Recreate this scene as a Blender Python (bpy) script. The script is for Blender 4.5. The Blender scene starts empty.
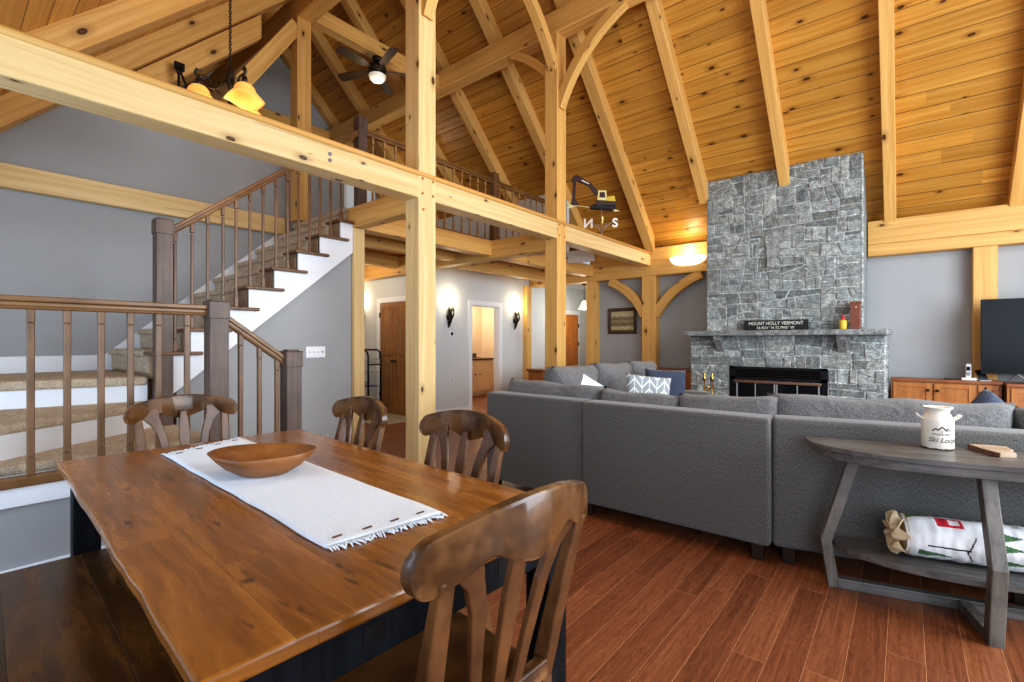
import bpy, bmesh, math, random
from mathutils import Vector, Matrix, noise
R = math.radians
PI = math.pi
rnd = random.Random(7)
C = bpy.context.scene.collection

# ------------------------------------------------------------------ materials
def new_mat(name):
    m = bpy.data.materials.new(name); m.use_nodes = True
    nt = m.node_tree; b = nt.nodes['Principled BSDF']
    return m, nt, b

def lin(r, g, b):
    f = lambda v: ((v/255+0.055)/1.055)**2.4 if v/255 > 0.04045 else v/255/12.92
    return (f(r), f(g), f(b), 1)

class NT:
    """tiny node helper"""
    def __init__(s, nt): s.nt = nt
    def n(s, t, **kw):
        x = s.nt.nodes.new(t)
        for k, v in kw.items(): setattr(x, k, v)
        return x
    def put(s, sock, v):
        if isinstance(v, bpy.types.NodeSocket): s.nt.links.new(v, sock)
        else: sock.default_value = v
    def math(s, op, a, b=0.0, c=None, clamp=False):
        x = s.n('ShaderNodeMath', operation=op); x.use_clamp = clamp
        s.put(x.inputs[0], a); s.put(x.inputs[1], b)
        if c is not None: s.put(x.inputs[2], c)
        return x.outputs[0]
    def comb(s, x, y, z=0.0):
        c = s.n('ShaderNodeCombineXYZ'); s.put(c.inputs[0], x); s.put(c.inputs[1], y); s.put(c.inputs[2], z)
        return c.outputs[0]
    def sep(s, v):
        c = s.n('ShaderNodeSeparateXYZ'); s.put(c.inputs[0], v); return c.outputs
    def noise(s, v, scale=1.0, detail=3.0, rough=0.55, dist=0.0):
        x = s.n('ShaderNodeTexNoise'); s.put(x.inputs['Vector'], v)
        x.inputs['Scale'].default_value = scale; x.inputs['Detail'].default_value = detail
        x.inputs['Roughness'].default_value = rough; x.inputs['Distortion'].default_value = dist
        return x.outputs['Fac']
    def white(s, v):
        x = s.n('ShaderNodeTexWhiteNoise', noise_dimensions='3D'); s.put(x.inputs['Vector'], v)
        return x.outputs['Value']
    def ramp(s, f, stops, interp='LINEAR'):
        x = s.n('ShaderNodeValToRGB'); s.put(x.inputs[0], f); e = x.color_ramp.elements
        x.color_ramp.interpolation = interp
        e[0].position, e[0].color = stops[0]; e[1].position, e[1].color = stops[-1]
        for p, c in stops[1:-1]:
            k = e.new(p); k.color = c
        return x.outputs[0]
    def mix(s, f, a, b, mode='MIX'):
        x = s.n('ShaderNodeMix', data_type='RGBA', blend_type=mode)
        s.put(x.inputs[0], f); s.put(x.inputs[6], a); s.put(x.inputs[7], b)
        return x.outputs[2]
    def smooth(s, v, a, b):
        x = s.n('ShaderNodeMapRange', interpolation_type='SMOOTHSTEP')
        s.put(x.inputs[0], v); x.inputs[1].default_value = a; x.inputs[2].default_value = b
        return x.outputs[0]
    def uv(s): return s.n('ShaderNodeTexCoord').outputs['UV']
    def obj(s): return s.n('ShaderNodeTexCoord').outputs['Object']
    def bump(s, h, strength, dist, b):
        x = s.n('ShaderNodeBump'); x.inputs['Strength'].default_value = strength
        x.inputs['Distance'].default_value = dist; s.put(x.inputs['Height'], h)
        s.nt.links.new(x.outputs[0], b.inputs['Normal'])
g1 = lambda v: (v, v, v, 1)

def plain(name, col, rough=0.5, metal=0.0, emit=None, es=0.0, spec=0.5, var=0.0, scale=30, bump=0.0, coat=0.0):
    m, nt, b = new_mat(name); T = NT(nt)
    b.inputs['Roughness'].default_value = rough; b.inputs['Metallic'].default_value = metal
    b.inputs['Specular IOR Level'].default_value = spec
    b.inputs['Coat Weight'].default_value = coat
    b.inputs['Base Color'].default_value = col
    if var or bump:
        n = T.noise(T.obj(), scale, 4)
        if var:
            d = tuple(c*(1-var) for c in col[:3])+(1,); u = tuple(min(1, c*(1+var)) for c in col[:3])+(1,)
            nt.links.new(T.ramp(n, [(0.3, d), (0.7, u)]), b.inputs['Base Color'])
        if bump: T.bump(n, bump, 0.01, b)
    if emit:
        b.inputs['Emission Color'].default_value = emit; b.inputs['Emission Strength'].default_value = es
    return m

def pine(name, light, dark, board=0.0, knot=0.62, rough=0.42, kden=1.0, groove=0.25, tone=0.28, crack=0.5):
    """knotty pine along u (uv in metres); board>0 adds tongue-and-groove rows of that width"""
    m, nt, b = new_mat(name); T = NT(nt)
    o = T.sep(T.uv()); u, v = o[0], o[1]
    if board:
        row = T.math('FLOOR', T.math('DIVIDE', v, board))
        rr = T.white(T.comb(row, 3.7, 1.1))
        u = T.math('ADD', u, T.math('MULTIPLY', rr, 13.0))
        seg = T.math('FLOOR', T.math('DIVIDE', u, 3.3))
        rs = T.white(T.comb(row, seg, 5.2))
        fr = T.math('FRACT', T.math('DIVIDE', v, board))
        ed = T.math('MULTIPLY', T.math('MINIMUM', fr, T.math('SUBTRACT', 1.0, fr)), board)
    else:
        rs = T.white(T.comb(T.math('FLOOR', T.math('DIVIDE', v, 3.0)), 1.0, 2.0))
    warp = T.noise(T.comb(T.math('MULTIPLY', u, 0.9), T.math('MULTIPLY', v, 3.0)), 1.0, 2)
    vv = T.math('ADD', v, T.math('MULTIPLY', warp, 0.10))
    g = T.noise(T.comb(T.math('MULTIPLY', u, 0.55), T.math('MULTIPLY', vv, 26.0), rs), 1.0, 3)
    gf = T.noise(T.comb(T.math('MULTIPLY', u, 2.5), T.math('MULTIPLY', vv, 140.0), rs), 1.0, 2)
    f = T.math('ADD', T.math('MULTIPLY', g, 0.75), T.math('MULTIPLY', gf, 0.25))
    col = T.ramp(f, [(0.33, light), (0.68, dark)])
    br = T.math('ADD', 1.0-tone/2, T.math('MULTIPLY', rs, tone))
    col = T.mix(1.0, col, T.comb(br, br, br), 'MULTIPLY')
    # knots
    vo = T.n('ShaderNodeTexVoronoi', voronoi_dimensions='2D', feature='F1')
    kv = T.comb(T.math('ADD', T.math('MULTIPLY', u, 2.0*kden), T.math('MULTIPLY', rs, 37.0)), T.math('MULTIPLY', v, 4.0*kden), 0.0)
    T.put(vo.inputs['Vector'], kv); vo.inputs['Scale'].default_value = 1.0
    keep = T.sep(vo.outputs['Color'])
    on = T.math('GREATER_THAN', keep[0], knot)
    size = T.math('ADD', 0.028, T.math('MULTIPLY', keep[1], 0.058))
    dn = T.math('DIVIDE', vo.outputs['Distance'], size)
    k = T.math('MULTIPLY', T.math('SUBTRACT', 1.0, T.smooth(dn, 0.65, 1.15)), on)
    halo = T.math('MULTIPLY', T.math('SUBTRACT', 1.0, T.smooth(dn, 0.9, 3.2)), T.math('MULTIPLY', on, 0.45))
    col = T.mix(halo, col, tuple(c*0.45 for c in dark[:3])+(1,))
    col = T.mix(k, col, (0.045, 0.014, 0.006, 1))
    core = T.math('MULTIPLY', T.math('SUBTRACT', 1.0, T.smooth(dn, 0.25, 0.6)), T.math('MULTIPLY', on, 0.5))
    col = T.mix(core, col, (0.20, 0.075, 0.025, 1))
    if board:
        gr = T.math('SUBTRACT', 1.0, T.smooth(ed, 0.0015, 0.006))
        col = T.mix(T.math('MULTIPLY', gr, 0.8), col, tuple(c*groove for c in dark[:3])+(1,))
        T.bump(T.smooth(ed, 0.0, 0.009), 0.6, 0.01, b)
    elif crack:
        cw = T.noise(T.comb(T.math('MULTIPLY', u, 0.8), T.math('MULTIPLY', v, 0.6), rs), 1.0, 2)
        ln = T.math('ABSOLUTE', T.math('SUBTRACT', T.math('FRACT', T.math('ADD', T.math('MULTIPLY', v, 3.0), T.math('MULTIPLY', cw, 0.35))), 0.5))
        pres = T.smooth(T.noise(T.comb(T.math('MULTIPLY', u, 0.7), 4.0, rs), 1.0, 1), 0.50, 0.56)
        c2 = T.math('MULTIPLY', T.math('SUBTRACT', 1.0, T.smooth(ln, 0.004, 0.014)), T.math('MULTIPLY', pres, crack))
        col = T.mix(c2, col, (0.06, 0.025, 0.01, 1))
    nt.links.new(col, b.inputs['Base Color'])
    b.inputs['Roughness'].default_value = rough
    b.inputs['Specular IOR Level'].default_value = 0.4
    return m

def planks(name, w, length, stops, gap, rough=0.3, gapw=0.002, tone=0.5, grain=(1.4, 40), knots=False, coat=0.0, ring=0.35):
    m, nt, b = new_mat(name); T = NT(nt)
    o = T.sep(T.uv()); u, v = o[0], o[1]
    row = T.math('FLOOR', T.math('DIVIDE', v, w))
    rr = T.white(T.comb(row, 3.7, 1.1))
    u = T.math('ADD', u, T.math('MULTIPLY', rr, 11.0))
    seg = T.math('FLOOR', T.math('DIVIDE', u, length))
    rs = T.white(T.comb(row, seg, 5.2))
    fr = T.math('FRACT', T.math('DIVIDE', v, w)); fu = T.math('FRACT', T.math('DIVIDE', u, length))
    e1 = T.math('MULTIPLY', T.math('MINIMUM', fr, T.math('SUBTRACT', 1.0, fr)), w)
    e2 = T.math('MULTIPLY', T.math('MINIMUM', fu, T.math('SUBTRACT', 1.0, fu)), length)
    e = T.math('MINIMUM', e1, e2)
    warp = T.noise(T.comb(T.math('MULTIPLY', u, 1.2), T.math('MULTIPLY', v, 7.0), T.math('MULTIPLY', rs, 20)), 1.0, 3)
    g = T.noise(T.comb(T.math('MULTIPLY', u, grain[0]), T.math('ADD', T.math('MULTIPLY', v, grain[1]), T.math('MULTIPLY', warp, 3.5)), T.math('MULTIPLY', rs, 40)), 1.0, 5, 0.65)
    rings = T.math('ABSOLUTE', T.math('SINE', T.math('MULTIPLY', warp, 70.0)))
    f = T.math('ADD', T.math('MULTIPLY', g, 1-ring), T.math('MULTIPLY', rings, ring*0.9))
    f = T.math('ADD', f, T.math('MULTIPLY', T.math('SUBTRACT', rs, 0.5), tone))
    col = T.ramp(f, stops)
    if knots:
        sp = T.noise(T.comb(T.math('MULTIPLY', u, 5.0), T.math('MULTIPLY', v, 16.0), 2.0), 1.0, 3)
        col = T.mix(T.math('MULTIPLY', T.smooth(sp, 0.62, 0.72), 0.75), col, tuple(c*0.25 for c in stops[0][1][:3])+(1,))
    col = T.mix(T.math('SUBTRACT', 1.0, T.smooth(e, gapw*0.5, gapw*1.6)), col, gap)
    nt.links.new(col, b.inputs['Base Color'])
    nt.links.new(T.math('ADD', rough-0.06, T.math('MULTIPLY', g, 0.16)), b.inputs['Roughness'])
    b.inputs['Coat Weight'].default_value = coat; b.inputs['Coat Roughness'].default_value = 0.15
    T.bump(T.math('ADD', T.math('MULTIPLY', T.smooth(e, 0.0, gapw*2.5), 1.0), T.math('MULTIPLY', g, 0.35)), 0.35, 0.006, b)
    return m

def wood3d(name, light, dark, rough=0.35, axis=2, grain=22, coat=0.0, blotch=0.4, edge=None):
    """solid wood, object coordinates, grain along axis"""
    m, nt, b = new_mat(name); T = NT(nt)
    o = T.sep(T.obj()); s = [T.math('MULTIPLY', o[i], 1.2 if i == axis else grain) for i in range(3)]
    g = T.noise(T.comb(*s), 1.0, 4, 0.6, 0.6)
    bl = T.noise(T.obj(), 7.0, 3)
    f = T.math('ADD', T.math('MULTIPLY', g, 1-blotch), T.math('MULTIPLY', bl, blotch))
    col = T.ramp(f, [(0.32, dark), (0.66, light)])
    if edge:
        ge = T.n('ShaderNodeNewGeometry')
        w = T.math('MULTIPLY', T.smooth(ge.outputs['Pointiness'], 0.53, 0.62), T.smooth(bl, 0.45, 0.55))
        col = T.mix(w, col, edge)
    nt.links.new(col, b.inputs['Base Color'])
    b.inputs['Roughness'].default_value = rough; b.inputs['Coat Weight'].default_value = coat
    T.bump(g, 0.12, 0.004, b)
    return m

def fabric(name, c1, c2, scale=350, rough=0.95, bump=0.4, wr=0.0):
    m, nt, b = new_mat(name); T = NT(nt)
    o = T.sep(T.obj())
    n1 = T.noise(T.comb(T.math('MULTIPLY', o[0], scale), T.math('MULTIPLY', o[1], scale), T.math('MULTIPLY', o[2], scale*0.18)), 1.0, 2)
    n2 = T.noise(T.obj(), scale*0.5, 3)
    f = T.math('ADD', T.math('MULTIPLY', n1, 0.6), T.math('MULTIPLY', n2, 0.4))
    col = T.ramp(f, [(0.36, c1), (0.64, c2)])
    nt.links.new(col, b.inputs['Base Color'])
    b.inputs['Roughness'].default_value = rough; b.inputs['Specular IOR Level'].default_value = 0.15
    b.inputs['Sheen Weight'].default_value = 0.25
    h = f
    if wr: h = T.math('ADD', T.math('MULTIPLY', f, 0.25), T.math('MULTIPLY', T.noise(T.obj(), 9.0, 2, 0.5, 1.2), wr))
    T.bump(h, bump, 0.01 if not wr else 0.05, b)
    return m

def stone_mat():
    m, nt, b = new_mat('granite'); T = NT(nt)
    a = T.n('ShaderNodeVertexColor'); a.layer_name = 'Col'
    n1 = T.noise(T.obj(), 15, 6, 0.75); n2 = T.noise(T.obj(), 60, 4, 0.8)
    n3 = T.noise(T.obj(), 6, 4)
    f = T.math('ADD', T.math('MULTIPLY', n1, 0.55), T.math('MULTIPLY', n2, 0.45))
    k = T.ramp(f, [(0.34, g1(0.25)), (0.5, g1(0.9)), (0.66, g1(2.2))])
    col = T.mix(1.0, a.outputs[0], k, 'MULTIPLY')
    col = T.mix(T.math('MULTIPLY', T.smooth(n3, 0.5, 0.75), 0.3), col, (0.17, 0.19, 0.18, 1))
    nt.links.new(col, b.inputs['Base Color']); b.inputs['Roughness'].default_value = 0.9
    b.inputs['Specular IOR Level'].default_value = 0.2
    T.bump(f, 0.9, 0.02, b)
    return m

def carpet_mat():
    m, nt, b = new_mat('carpet_pile'); T = NT(nt)
    n = T.noise(T.obj(), 90, 4, 0.7); n2 = T.noise(T.obj(), 14, 2)
    f = T.math('ADD', T.math('MULTIPLY', n, 0.7), T.math('MULTIPLY', n2, 0.3))
    nt.links.new(T.ramp(f, [(0.33, lin(190, 164, 136)), (0.64, lin(250, 236, 212))]), b.inputs['Base Color'])
    b.inputs['Roughness'].default_value = 1; b.inputs['Specular IOR Level'].default_value = 0.05
    T.bump(n, 1.0, 0.02, b)
    return m

MT = {}
MT['ceiling'] = pine('ceiling_boards', lin(206, 156, 76), lin(172, 116, 42), board=0.19, knot=0.50, rough=0.36, tone=0.30)
MT['beam'] = pine('pine_timber', lin(226, 184, 114), lin(202, 152, 82), knot=0.66, rough=0.5, kden=1.0, tone=0.15)
MT['beam_pale'] = pine('pale_pine_timber', lin(232, 206, 154), lin(212, 176, 118), knot=0.68, rough=0.5, tone=0.12)
MT['floor'] = planks('floor_planks', 0.127, 1.25, [(0.15, lin(84, 47, 27)), (0.5, lin(130, 77, 47)), (0.85, lin(160, 103, 67))], lin(196, 142, 102), rough=0.38, gapw=0.0009, tone=0.22, ring=0.14, grain=(2.2, 70))
MT['table'] = planks('table_planks', 0.185, 0.92, [(0.12, lin(64, 36, 12)), (0.45, lin(142, 88, 32)), (0.85, lin(196, 132, 56))], lin(104, 60, 22), rough=0.24, gapw=0.0005, tone=0.15, grain=(1.6, 20), knots=True, coat=0.35, ring=0.02)
MT['bench'] = planks('bench_planks', 0.22, 0.9, [(0.15, lin(30, 18, 8)), (0.5, lin(74, 46, 20)), (0.85, lin(128, 82, 32))], lin(30, 16, 8), rough=0.24, gapw=0.0006, tone=0.22, grain=(1.6, 14), knots=True, coat=0.3, ring=0.02)
MT['tile'] = plain('beige_tile', lin(176, 168, 150), 0.4, var=.08, scale=5)
MT['riser'] = wood3d('riser_wood', lin(186, 156, 122), lin(150, 118, 88), 0.5, axis=0, grain=20)
MT['gray_wall'] = plain('gray_paint', lin(167, 169, 171), 0.85, var=0.03, scale=2.0, spec=0.2)
MT['cream_wall'] = plain('cream_paint', lin(212, 216, 218), 0.8, var=0.02, scale=2.0, spec=0.2)
MT['peach_wall'] = plain('peach_paint', lin(238, 218, 190), 0.8, spec=0.2)
MT['white'] = plain('white_trim', lin(238, 241, 246), 0.5)
MT['oak'] = wood3d('oak_rail', lin(132, 98, 66), lin(88, 62, 40), 0.4, axis=2, grain=30)
MT['oak_rail'] = wood3d('oak_handrail', lin(140, 102, 62), lin(98, 66, 36), 0.35, axis=1, grain=30)
MT['oak_light'] = wood3d('pale_oak', lin(176, 136, 88), lin(128, 92, 56), 0.45, axis=2, grain=30)
MT['newel'] = wood3d('dark_oak', lin(112, 92, 80), lin(74, 58, 50), 0.45, axis=2, grain=40)
MT['carpet'] = carpet_mat()
MT['stone'] = stone_mat()
MT['black'] = plain('black_metal', (0.012, 0.012, 0.014, 1), 0.4, 0.6)
MT['iron'] = plain('dark_iron', (0.05, 0.042, 0.03, 1), 0.45, 0.8)
MT['bronze'] = plain('bronze', (0.34, 0.2, 0.14, 1), 0.35, 0.9)
MT['brass'] = plain('brass', (0.62, 0.42, 0.14, 1), 0.25, 1.0)
MT['copper'] = plain('copper_brown', lin(126, 76, 60), 0.35, 0.3, var=0.25, scale=18)
MT['dark_glass'] = plain('dark_glass', (0.008, 0.009, 0.011, 1), 0.08)
MT['screen'] = plain('tv_screen', (0.008, 0.009, 0.011, 1), 0.22, spec=0.14)
MT['mirror'] = plain('mirror_glass', (0.55, 0.6, 0.62, 1), 0.06, 1.0)
MT['chair'] = wood3d('chair_wood', lin(110, 72, 39), lin(50, 31, 16), 0.34, axis=0, grain=11, coat=0.2, blotch=0.6, edge=lin(170, 124, 78))
MT['chair_v'] = wood3d('chair_wood_upright', lin(114, 74, 41), lin(58, 35, 18), 0.38, axis=2, grain=14, coat=0.1, blotch=0.55, edge=lin(160, 116, 74))
MT['table_base'] = wood3d('black_painted_wood', lin(30, 33, 39), lin(9, 10, 12), 0.5, axis=2, grain=26, blotch=0.4)
MT['table_base'].node_tree.nodes['Principled BSDF'].inputs['Specular IOR Level'].default_value = .12
MT['rustic'] = wood3d('weathered_gray_wood', lin(116, 112, 109), lin(62, 59, 58), 0.36, axis=0, grain=30, blotch=0.35)
MT['rustic_v'] = wood3d('weathered_gray_leg', lin(132, 126, 118), lin(72, 68, 64), 0.5, axis=2, grain=34, blotch=0.4)
MT['cherry'] = wood3d('cherry_cabinet', lin(188, 126, 66), lin(146, 88, 40), 0.4, axis=2, grain=18)
MT['cherry_top'] = wood3d('cherry_top', lin(150, 92, 54), lin(112, 62, 34), 0.35, axis=0, grain=20)
MT['door_pine'] = wood3d('pine_door', lin(172, 122, 60), lin(128, 82, 34), 0.4, axis=2, grain=20)
MT['orange_door'] = wood3d('orange_pine_door', lin(208, 134, 58), lin(164, 92, 32), 0.4, axis=2, grain=20)
MT['vanity'] = plain('vanity_maple', lin(232, 206, 168), 0.5)
MT['counter'] = plain('dark_counter', lin(72, 48, 34), 0.3, var=0.3, scale=40)
MT['sofa'] = fabric('gray_upholstery', lin(60, 59, 57), lin(124, 122, 120), 420, wr=0.0, bump=0.12)
MT['cushion'] = fabric('gray_cushion', lin(72, 71, 71), lin(140, 139, 139), 420, wr=1.0, bump=0.55)
MT['navy'] = fabric('navy_fabric', lin(40, 46, 60), lin(78, 88, 108), 300)
MT['linen'] = fabric('white_woven', lin(218, 229, 246), lin(238, 247, 255), 260, bump=0.5)
MT['sofa_leg'] = plain('sofa_leg_wood', lin(46, 32, 24), 0.45)
MT['quilt'] = plain('white_quilt', lin(228, 229, 232), 0.9, bump=0.5, scale=16)
MT['quilt_cream'] = plain('cream_ruffle', lin(226, 206, 170), 0.9, bump=0.6, scale=30)
MT['green'] = plain('tree_green', lin(74, 110, 70), 0.9, var=0.3, scale=200)
MT['red'] = plain('truck_red', lin(200, 34, 52), 0.9)
MT['ink'] = plain('black_ink', (0.012, 0.012, 0.014, 1), 0.7)
MT['enamel'] = plain('white_enamel', lin(236, 228, 214), 0.3, var=0.03, scale=12)
MT['bolt'] = plain('gray_bolt', lin(120, 110, 124), 0.5)
MT['letter'] = plain('white_letter', lin(235, 232, 222), 0.6)
MT['sign'] = plain('black_sign', lin(26, 26, 30), 0.6)
MT['bowl'] = wood3d('bowl_wood', lin(160, 104, 54), lin(100, 58, 26), 0.45, axis=0, grain=12, blotch=0.6)
MT['live_edge'] = wood3d('board_wood', lin(188, 166, 140), lin(140, 114, 92), 0.6, axis=0, grain=22)
MT['bark'] = plain('bark', lin(96, 66, 46), 0.9, var=0.5, scale=60, bump=0.8)
MT['shade'] = plain('alabaster_shade', lin(236, 180, 90), 0.5, emit=(1.0, 0.46, 0.12, 1), es=0.45)
MT['bowl_glass'] = plain('glowing_bowl_glass', lin(250, 236, 210), 0.4, emit=(1.0, 0.9, 0.72, 1), es=1.5)
MT['fan_glass'] = plain('frosted_glass', lin(226, 222, 206), 0.4, emit=(1.0, 0.9, 0.7, 1), es=0.15)
MT['flame'] = plain('lit_bulb', (1, 0.9, 0.7, 1), 0.4, emit=(1.0, 0.9, 0.7, 1), es=14.0)
MT['yellow'] = plain('yellow_paint', lin(212, 184, 66), 0.5)
MT['cab'] = plain('cab_paint', lin(226, 214, 150), 0.5)
MT['vane_dark'] = plain('vane_maroon', lin(58, 34, 34), 0.5)
MT['grey_plastic'] = plain('grey_plastic', lin(150, 152, 156), 0.4)
MT['daylight'] = plain('window_daylight', lin(220, 230, 240), 0.3, emit=(0.7, 0.85, 0.85, 1), es=.12)
MT['blind'] = plain('window_blind', lin(190, 190, 186), 0.6)
MT['fan_blade'] = plain('fan_blade_wood', lin(70, 54, 40), 0.5)

def picture_mat():
    m, nt, b = new_mat('landscape_print'); T = NT(nt)
    o = T.sep(T.uv())
    n = T.noise(T.comb(T.math('MULTIPLY', o[0], 9.0), T.math('MULTIPLY', o[1], 20.0)), 1.0, 4)
    h = T.math('ADD', o[1], T.math('MULTIPLY', T.math('SUBTRACT', n, 0.5), 0.45))
    nt.links.new(T.ramp(h, [(0.0, lin(120, 106, 74)), (0.16, lin(206, 192, 150)), (0.3, lin(92, 84, 60)), (0.5, lin(160, 146, 108)), (0.62, lin(84, 78, 60)), (0.78, lin(196, 182, 146)), (1.0, lin(176, 162, 126))]), b.inputs['Base Color'])
    return m
MT['print'] = picture_mat()

def herring_mat():
    m, nt, b = new_mat('herringbone_cloth'); T = NT(nt)
    o = T.sep(T.uv())
    # zig-zag columns
    cx = T.math('MULTIPLY', o[0], 3.0)
    tri = T.math('ABSOLUTE', T.math('SUBTRACT', T.math('FRACT', cx), 0.5))
    s = T.math('FRACT', T.math('ADD', T.math('MULTIPLY', o[1], 3.6), T.math('MULTIPLY', tri, 1.9)))
    col_edge = T.math('ABSOLUTE', T.math('SUBTRACT', T.math('FRACT', T.math('MULTIPLY', o[0], 6.0)), 0.5))
    ln = T.math('MAXIMUM', T.math('LESS_THAN', s, 0.22), T.math('GREATER_THAN', col_edge, 0.45))
    nt.links.new(T.mix(ln, lin(150, 160, 166), lin(228, 230, 226)), b.inputs['Base Color'])
    b.inputs['Roughness'].default_value = 0.9
    return m
MT['herring'] = herring_mat()

# ------------------------------------------------------------------ mesh builder
class M:
    def __init__(s): s.v = []; s.f = []; s.uv = []; s.mi = []; s.sm = []; s.col = []
    def face(s, idx, uvs=None, mi=0, sm=False, col=None):
        s.f.append(tuple(idx)); s.uv.append(uvs); s.mi.append(mi); s.sm.append(sm); s.col.append(col)
    def box(s, lo, hi, mi=0, u='x'):
        return s.beam_box(Vector(lo), Vector(hi), mi, u)
    def beam_box(s, lo, hi, mi=0, u='x'):
        b = len(s.v)
        for z in (lo[2], hi[2]):
            for y in (lo[1], hi[1]):
                for x in (lo[0], hi[0]): s.v.append(Vector((x, y, z)))
        k = 'xyz'.index(u); o1, o2 = rnd.random()*9, rnd.random()*9
        for n, q in enumerate(((0, 2, 3, 1), (4, 5, 7, 6), (0, 1, 5, 4), (2, 6, 7, 3), (0, 4, 6, 2), (1, 3, 7, 5))):
            ax = (2, 2, 1, 1, 0, 0)[n]
            oth = [a for a in range(3) if a != ax]
            uu = k if k != ax else oth[0]; vv = [a for a in oth if a != uu][0]
            s.face([b+i for i in q], [(s.v[b+i][uu]+o1, s.v[b+i][vv]+o2+n*1.37) for i in q], mi)
    def beam(s, p0, p1, w, h, up=(0, 0, 1), mi=0, taper=1.0):
        """box along p0-p1, w across, h along up"""
        p0, p1 = Vector(p0), Vector(p1); d = (p1-p0); L = d.length; d.normalize()
        sd = d.cross(Vector(up)).normalized(); upv = sd.cross(d)
        b = len(s.v); o1, o2 = rnd.random()*9, rnd.random()*9
        for p, t in ((p0, 1.0), (p1, taper)):
            for a, c in ((-1, -1), (1, -1), (1, 1), (-1, 1)): s.v.append(p+sd*(a*w*t/2)+upv*(c*h*t/2))
        for n in range(4):
            i, j = n, (n+1) % 4; ww = w if n % 2 == 0 else h
            s.face([b+i, b+j, b+4+j, b+4+i], [(o1, o2+n*1.37), (o1, o2+n*1.37+ww), (o1+L, o2+n*1.37+ww), (o1+L, o2+n*1.37)], mi)
        s.face([b+3, b+2, b+1, b], [(0, 0), (w, 0), (w, h), (0, h)], mi); s.face([b+4, b+5, b+6, b+7], [(0, 0), (w, 0), (w, h), (0, h)], mi)
    def sweep(s, path, side, w, h, mi=0, sm=False):
        """rect section swept on path; side = constant width direction; w,h numbers or lists"""
        side = Vector(side).normalized(); P = [Vector(p) for p in path]; n = len(P); b = len(s.v)
        W = w if isinstance(w, (list, tuple)) else [w]*n; H = h if isinstance(h, (list, tuple)) else [h]*n
        L = [0.0]
        for i in range(1, n): L.append(L[-1]+(P[i]-P[i-1]).length)
        o1, o2 = rnd.random()*9, rnd.random()*9
        for i in range(n):
            t = (P[min(i+1, n-1)]-P[max(i-1, 0)]).normalized(); nn = t.cross(side).normalized()
            for a, c in ((-1, -1), (1, -1), (1, 1), (-1, 1)): s.v.append(P[i]+side*(a*W[i]/2)+nn*(c*H[i]/2))
        for i in range(n-1):
            for k in range(4):
                j = (k+1) % 4; ww = W[i] if k % 2 == 0 else H[i]
                s.face([b+4*i+k, b+4*i+4+k, b+4*i+4+j, b+4*i+j], [(o1+L[i], o2+k*1.37), (o1+L[i+1], o2+k*1.37), (o1+L[i+1], o2+k*1.37+ww), (o1+L[i], o2+k*1.37+ww)], mi, sm)
        s.face([b, b+1, b+2, b+3], None, mi); e = b+4*(n-1); s.face([e+3, e+2, e+1, e], None, mi)
    def tube(s, path, r, n=8, mi=0, cap=True):
        P = [Vector(p) for p in path]; b = len(s.v); m = len(P)
        Rr = r if isinstance(r, (list, tuple)) else [r]*m
        ref = None
        for i in range(m):
            t = (P[min(i+1, m-1)]-P[max(i-1, 0)]).normalized()
            if ref is None: ref = t.orthogonal().normalized()
            ref = (ref-t*ref.dot(t)).normalized(); q = t.cross(ref)
            for k in range(n):
                a = 2*PI*k/n; s.v.append(P[i]+(ref*math.cos(a)+q*math.sin(a))*Rr[i])
        for i in range(m-1):
            for k in range(n):
                j = (k+1) % n; s.face([b+i*n+k, b+i*n+j, b+(i+1)*n+j, b+(i+1)*n+k], None, mi, True)
        if cap:
            s.face([b+k for k in range(n)][::-1], None, mi); s.face([b+(m-1)*n+k for k in range(n)], None, mi)
    def lathe(s, prof, n=24, c=(0, 0, 0), mi=0, wav=None, caps=True):
        b = len(s.v); c = Vector(c); m = len(prof)
        for i, (r, z) in enumerate(prof):
            for k in range(n):
                a = 2*PI*k/n; dz = wav(i, a) if wav else 0
                s.v.append(c+Vector((r*math.cos(a), r*math.sin(a), z+dz)))
        for i in range(m-1):
            for k in range(n):
                j = (k+1) % n; s.face([b+i*n+k, b+i*n+j, b+(i+1)*n+j, b+(i+1)*n+k], None, mi, True)
        if caps:
            s.face([b+k for k in range(n)][::-1], None, mi); s.face([b+(m-1)*n+k for k in range(n)], None, mi)
    def prism(s, poly, f, t0, t1, mi=0, su=1.0):
        """poly of 2d points, f(a,b,t)->3d, extruded t0..t1"""
        b = len(s.v); n = len(poly); o = rnd.random()*5
        for t in (t0, t1):
            for a, c in poly: s.v.append(Vector(f(a, c, t)))
        A = [(a+o, c+o) for a, c in poly]
        s.face([b+i for i in range(n)][::-1], A[::-1], mi); s.face([b+n+i for i in range(n)], A, mi)
        l = 0
        for i in range(n):
            j = (i+1) % n; e = math.dist(poly[i], poly[j])
            s.face([b+i, b+j, b+n+j, b+n+i], [(l, 0), (l+e, 0), (l+e, t1-t0), (l, t1-t0)], mi); l += e
    def grid(s, nu, nv, f, mi=0, sm=True, mf=None, wrap=False):
        """f(i/nu, j/nv)->3d"""
        b = len(s.v)
        for j in range(nv+1):
            for i in range(nu+1): s.v.append(Vector(f(i/nu, j/nv)))
        for j in range(nv):
            for i in range(nu):
                a = b+j*(nu+1)+i
                s.face([a, a+1, a+nu+2, a+nu+1], [(i/nu, j/nv), ((i+1)/nu, j/nv), ((i+1)/nu, (j+1)/nv), (i/nu, (j+1)/nv)], mf((i+.5)/nu, (j+.5)/nv) if mf else mi, sm)
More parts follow.
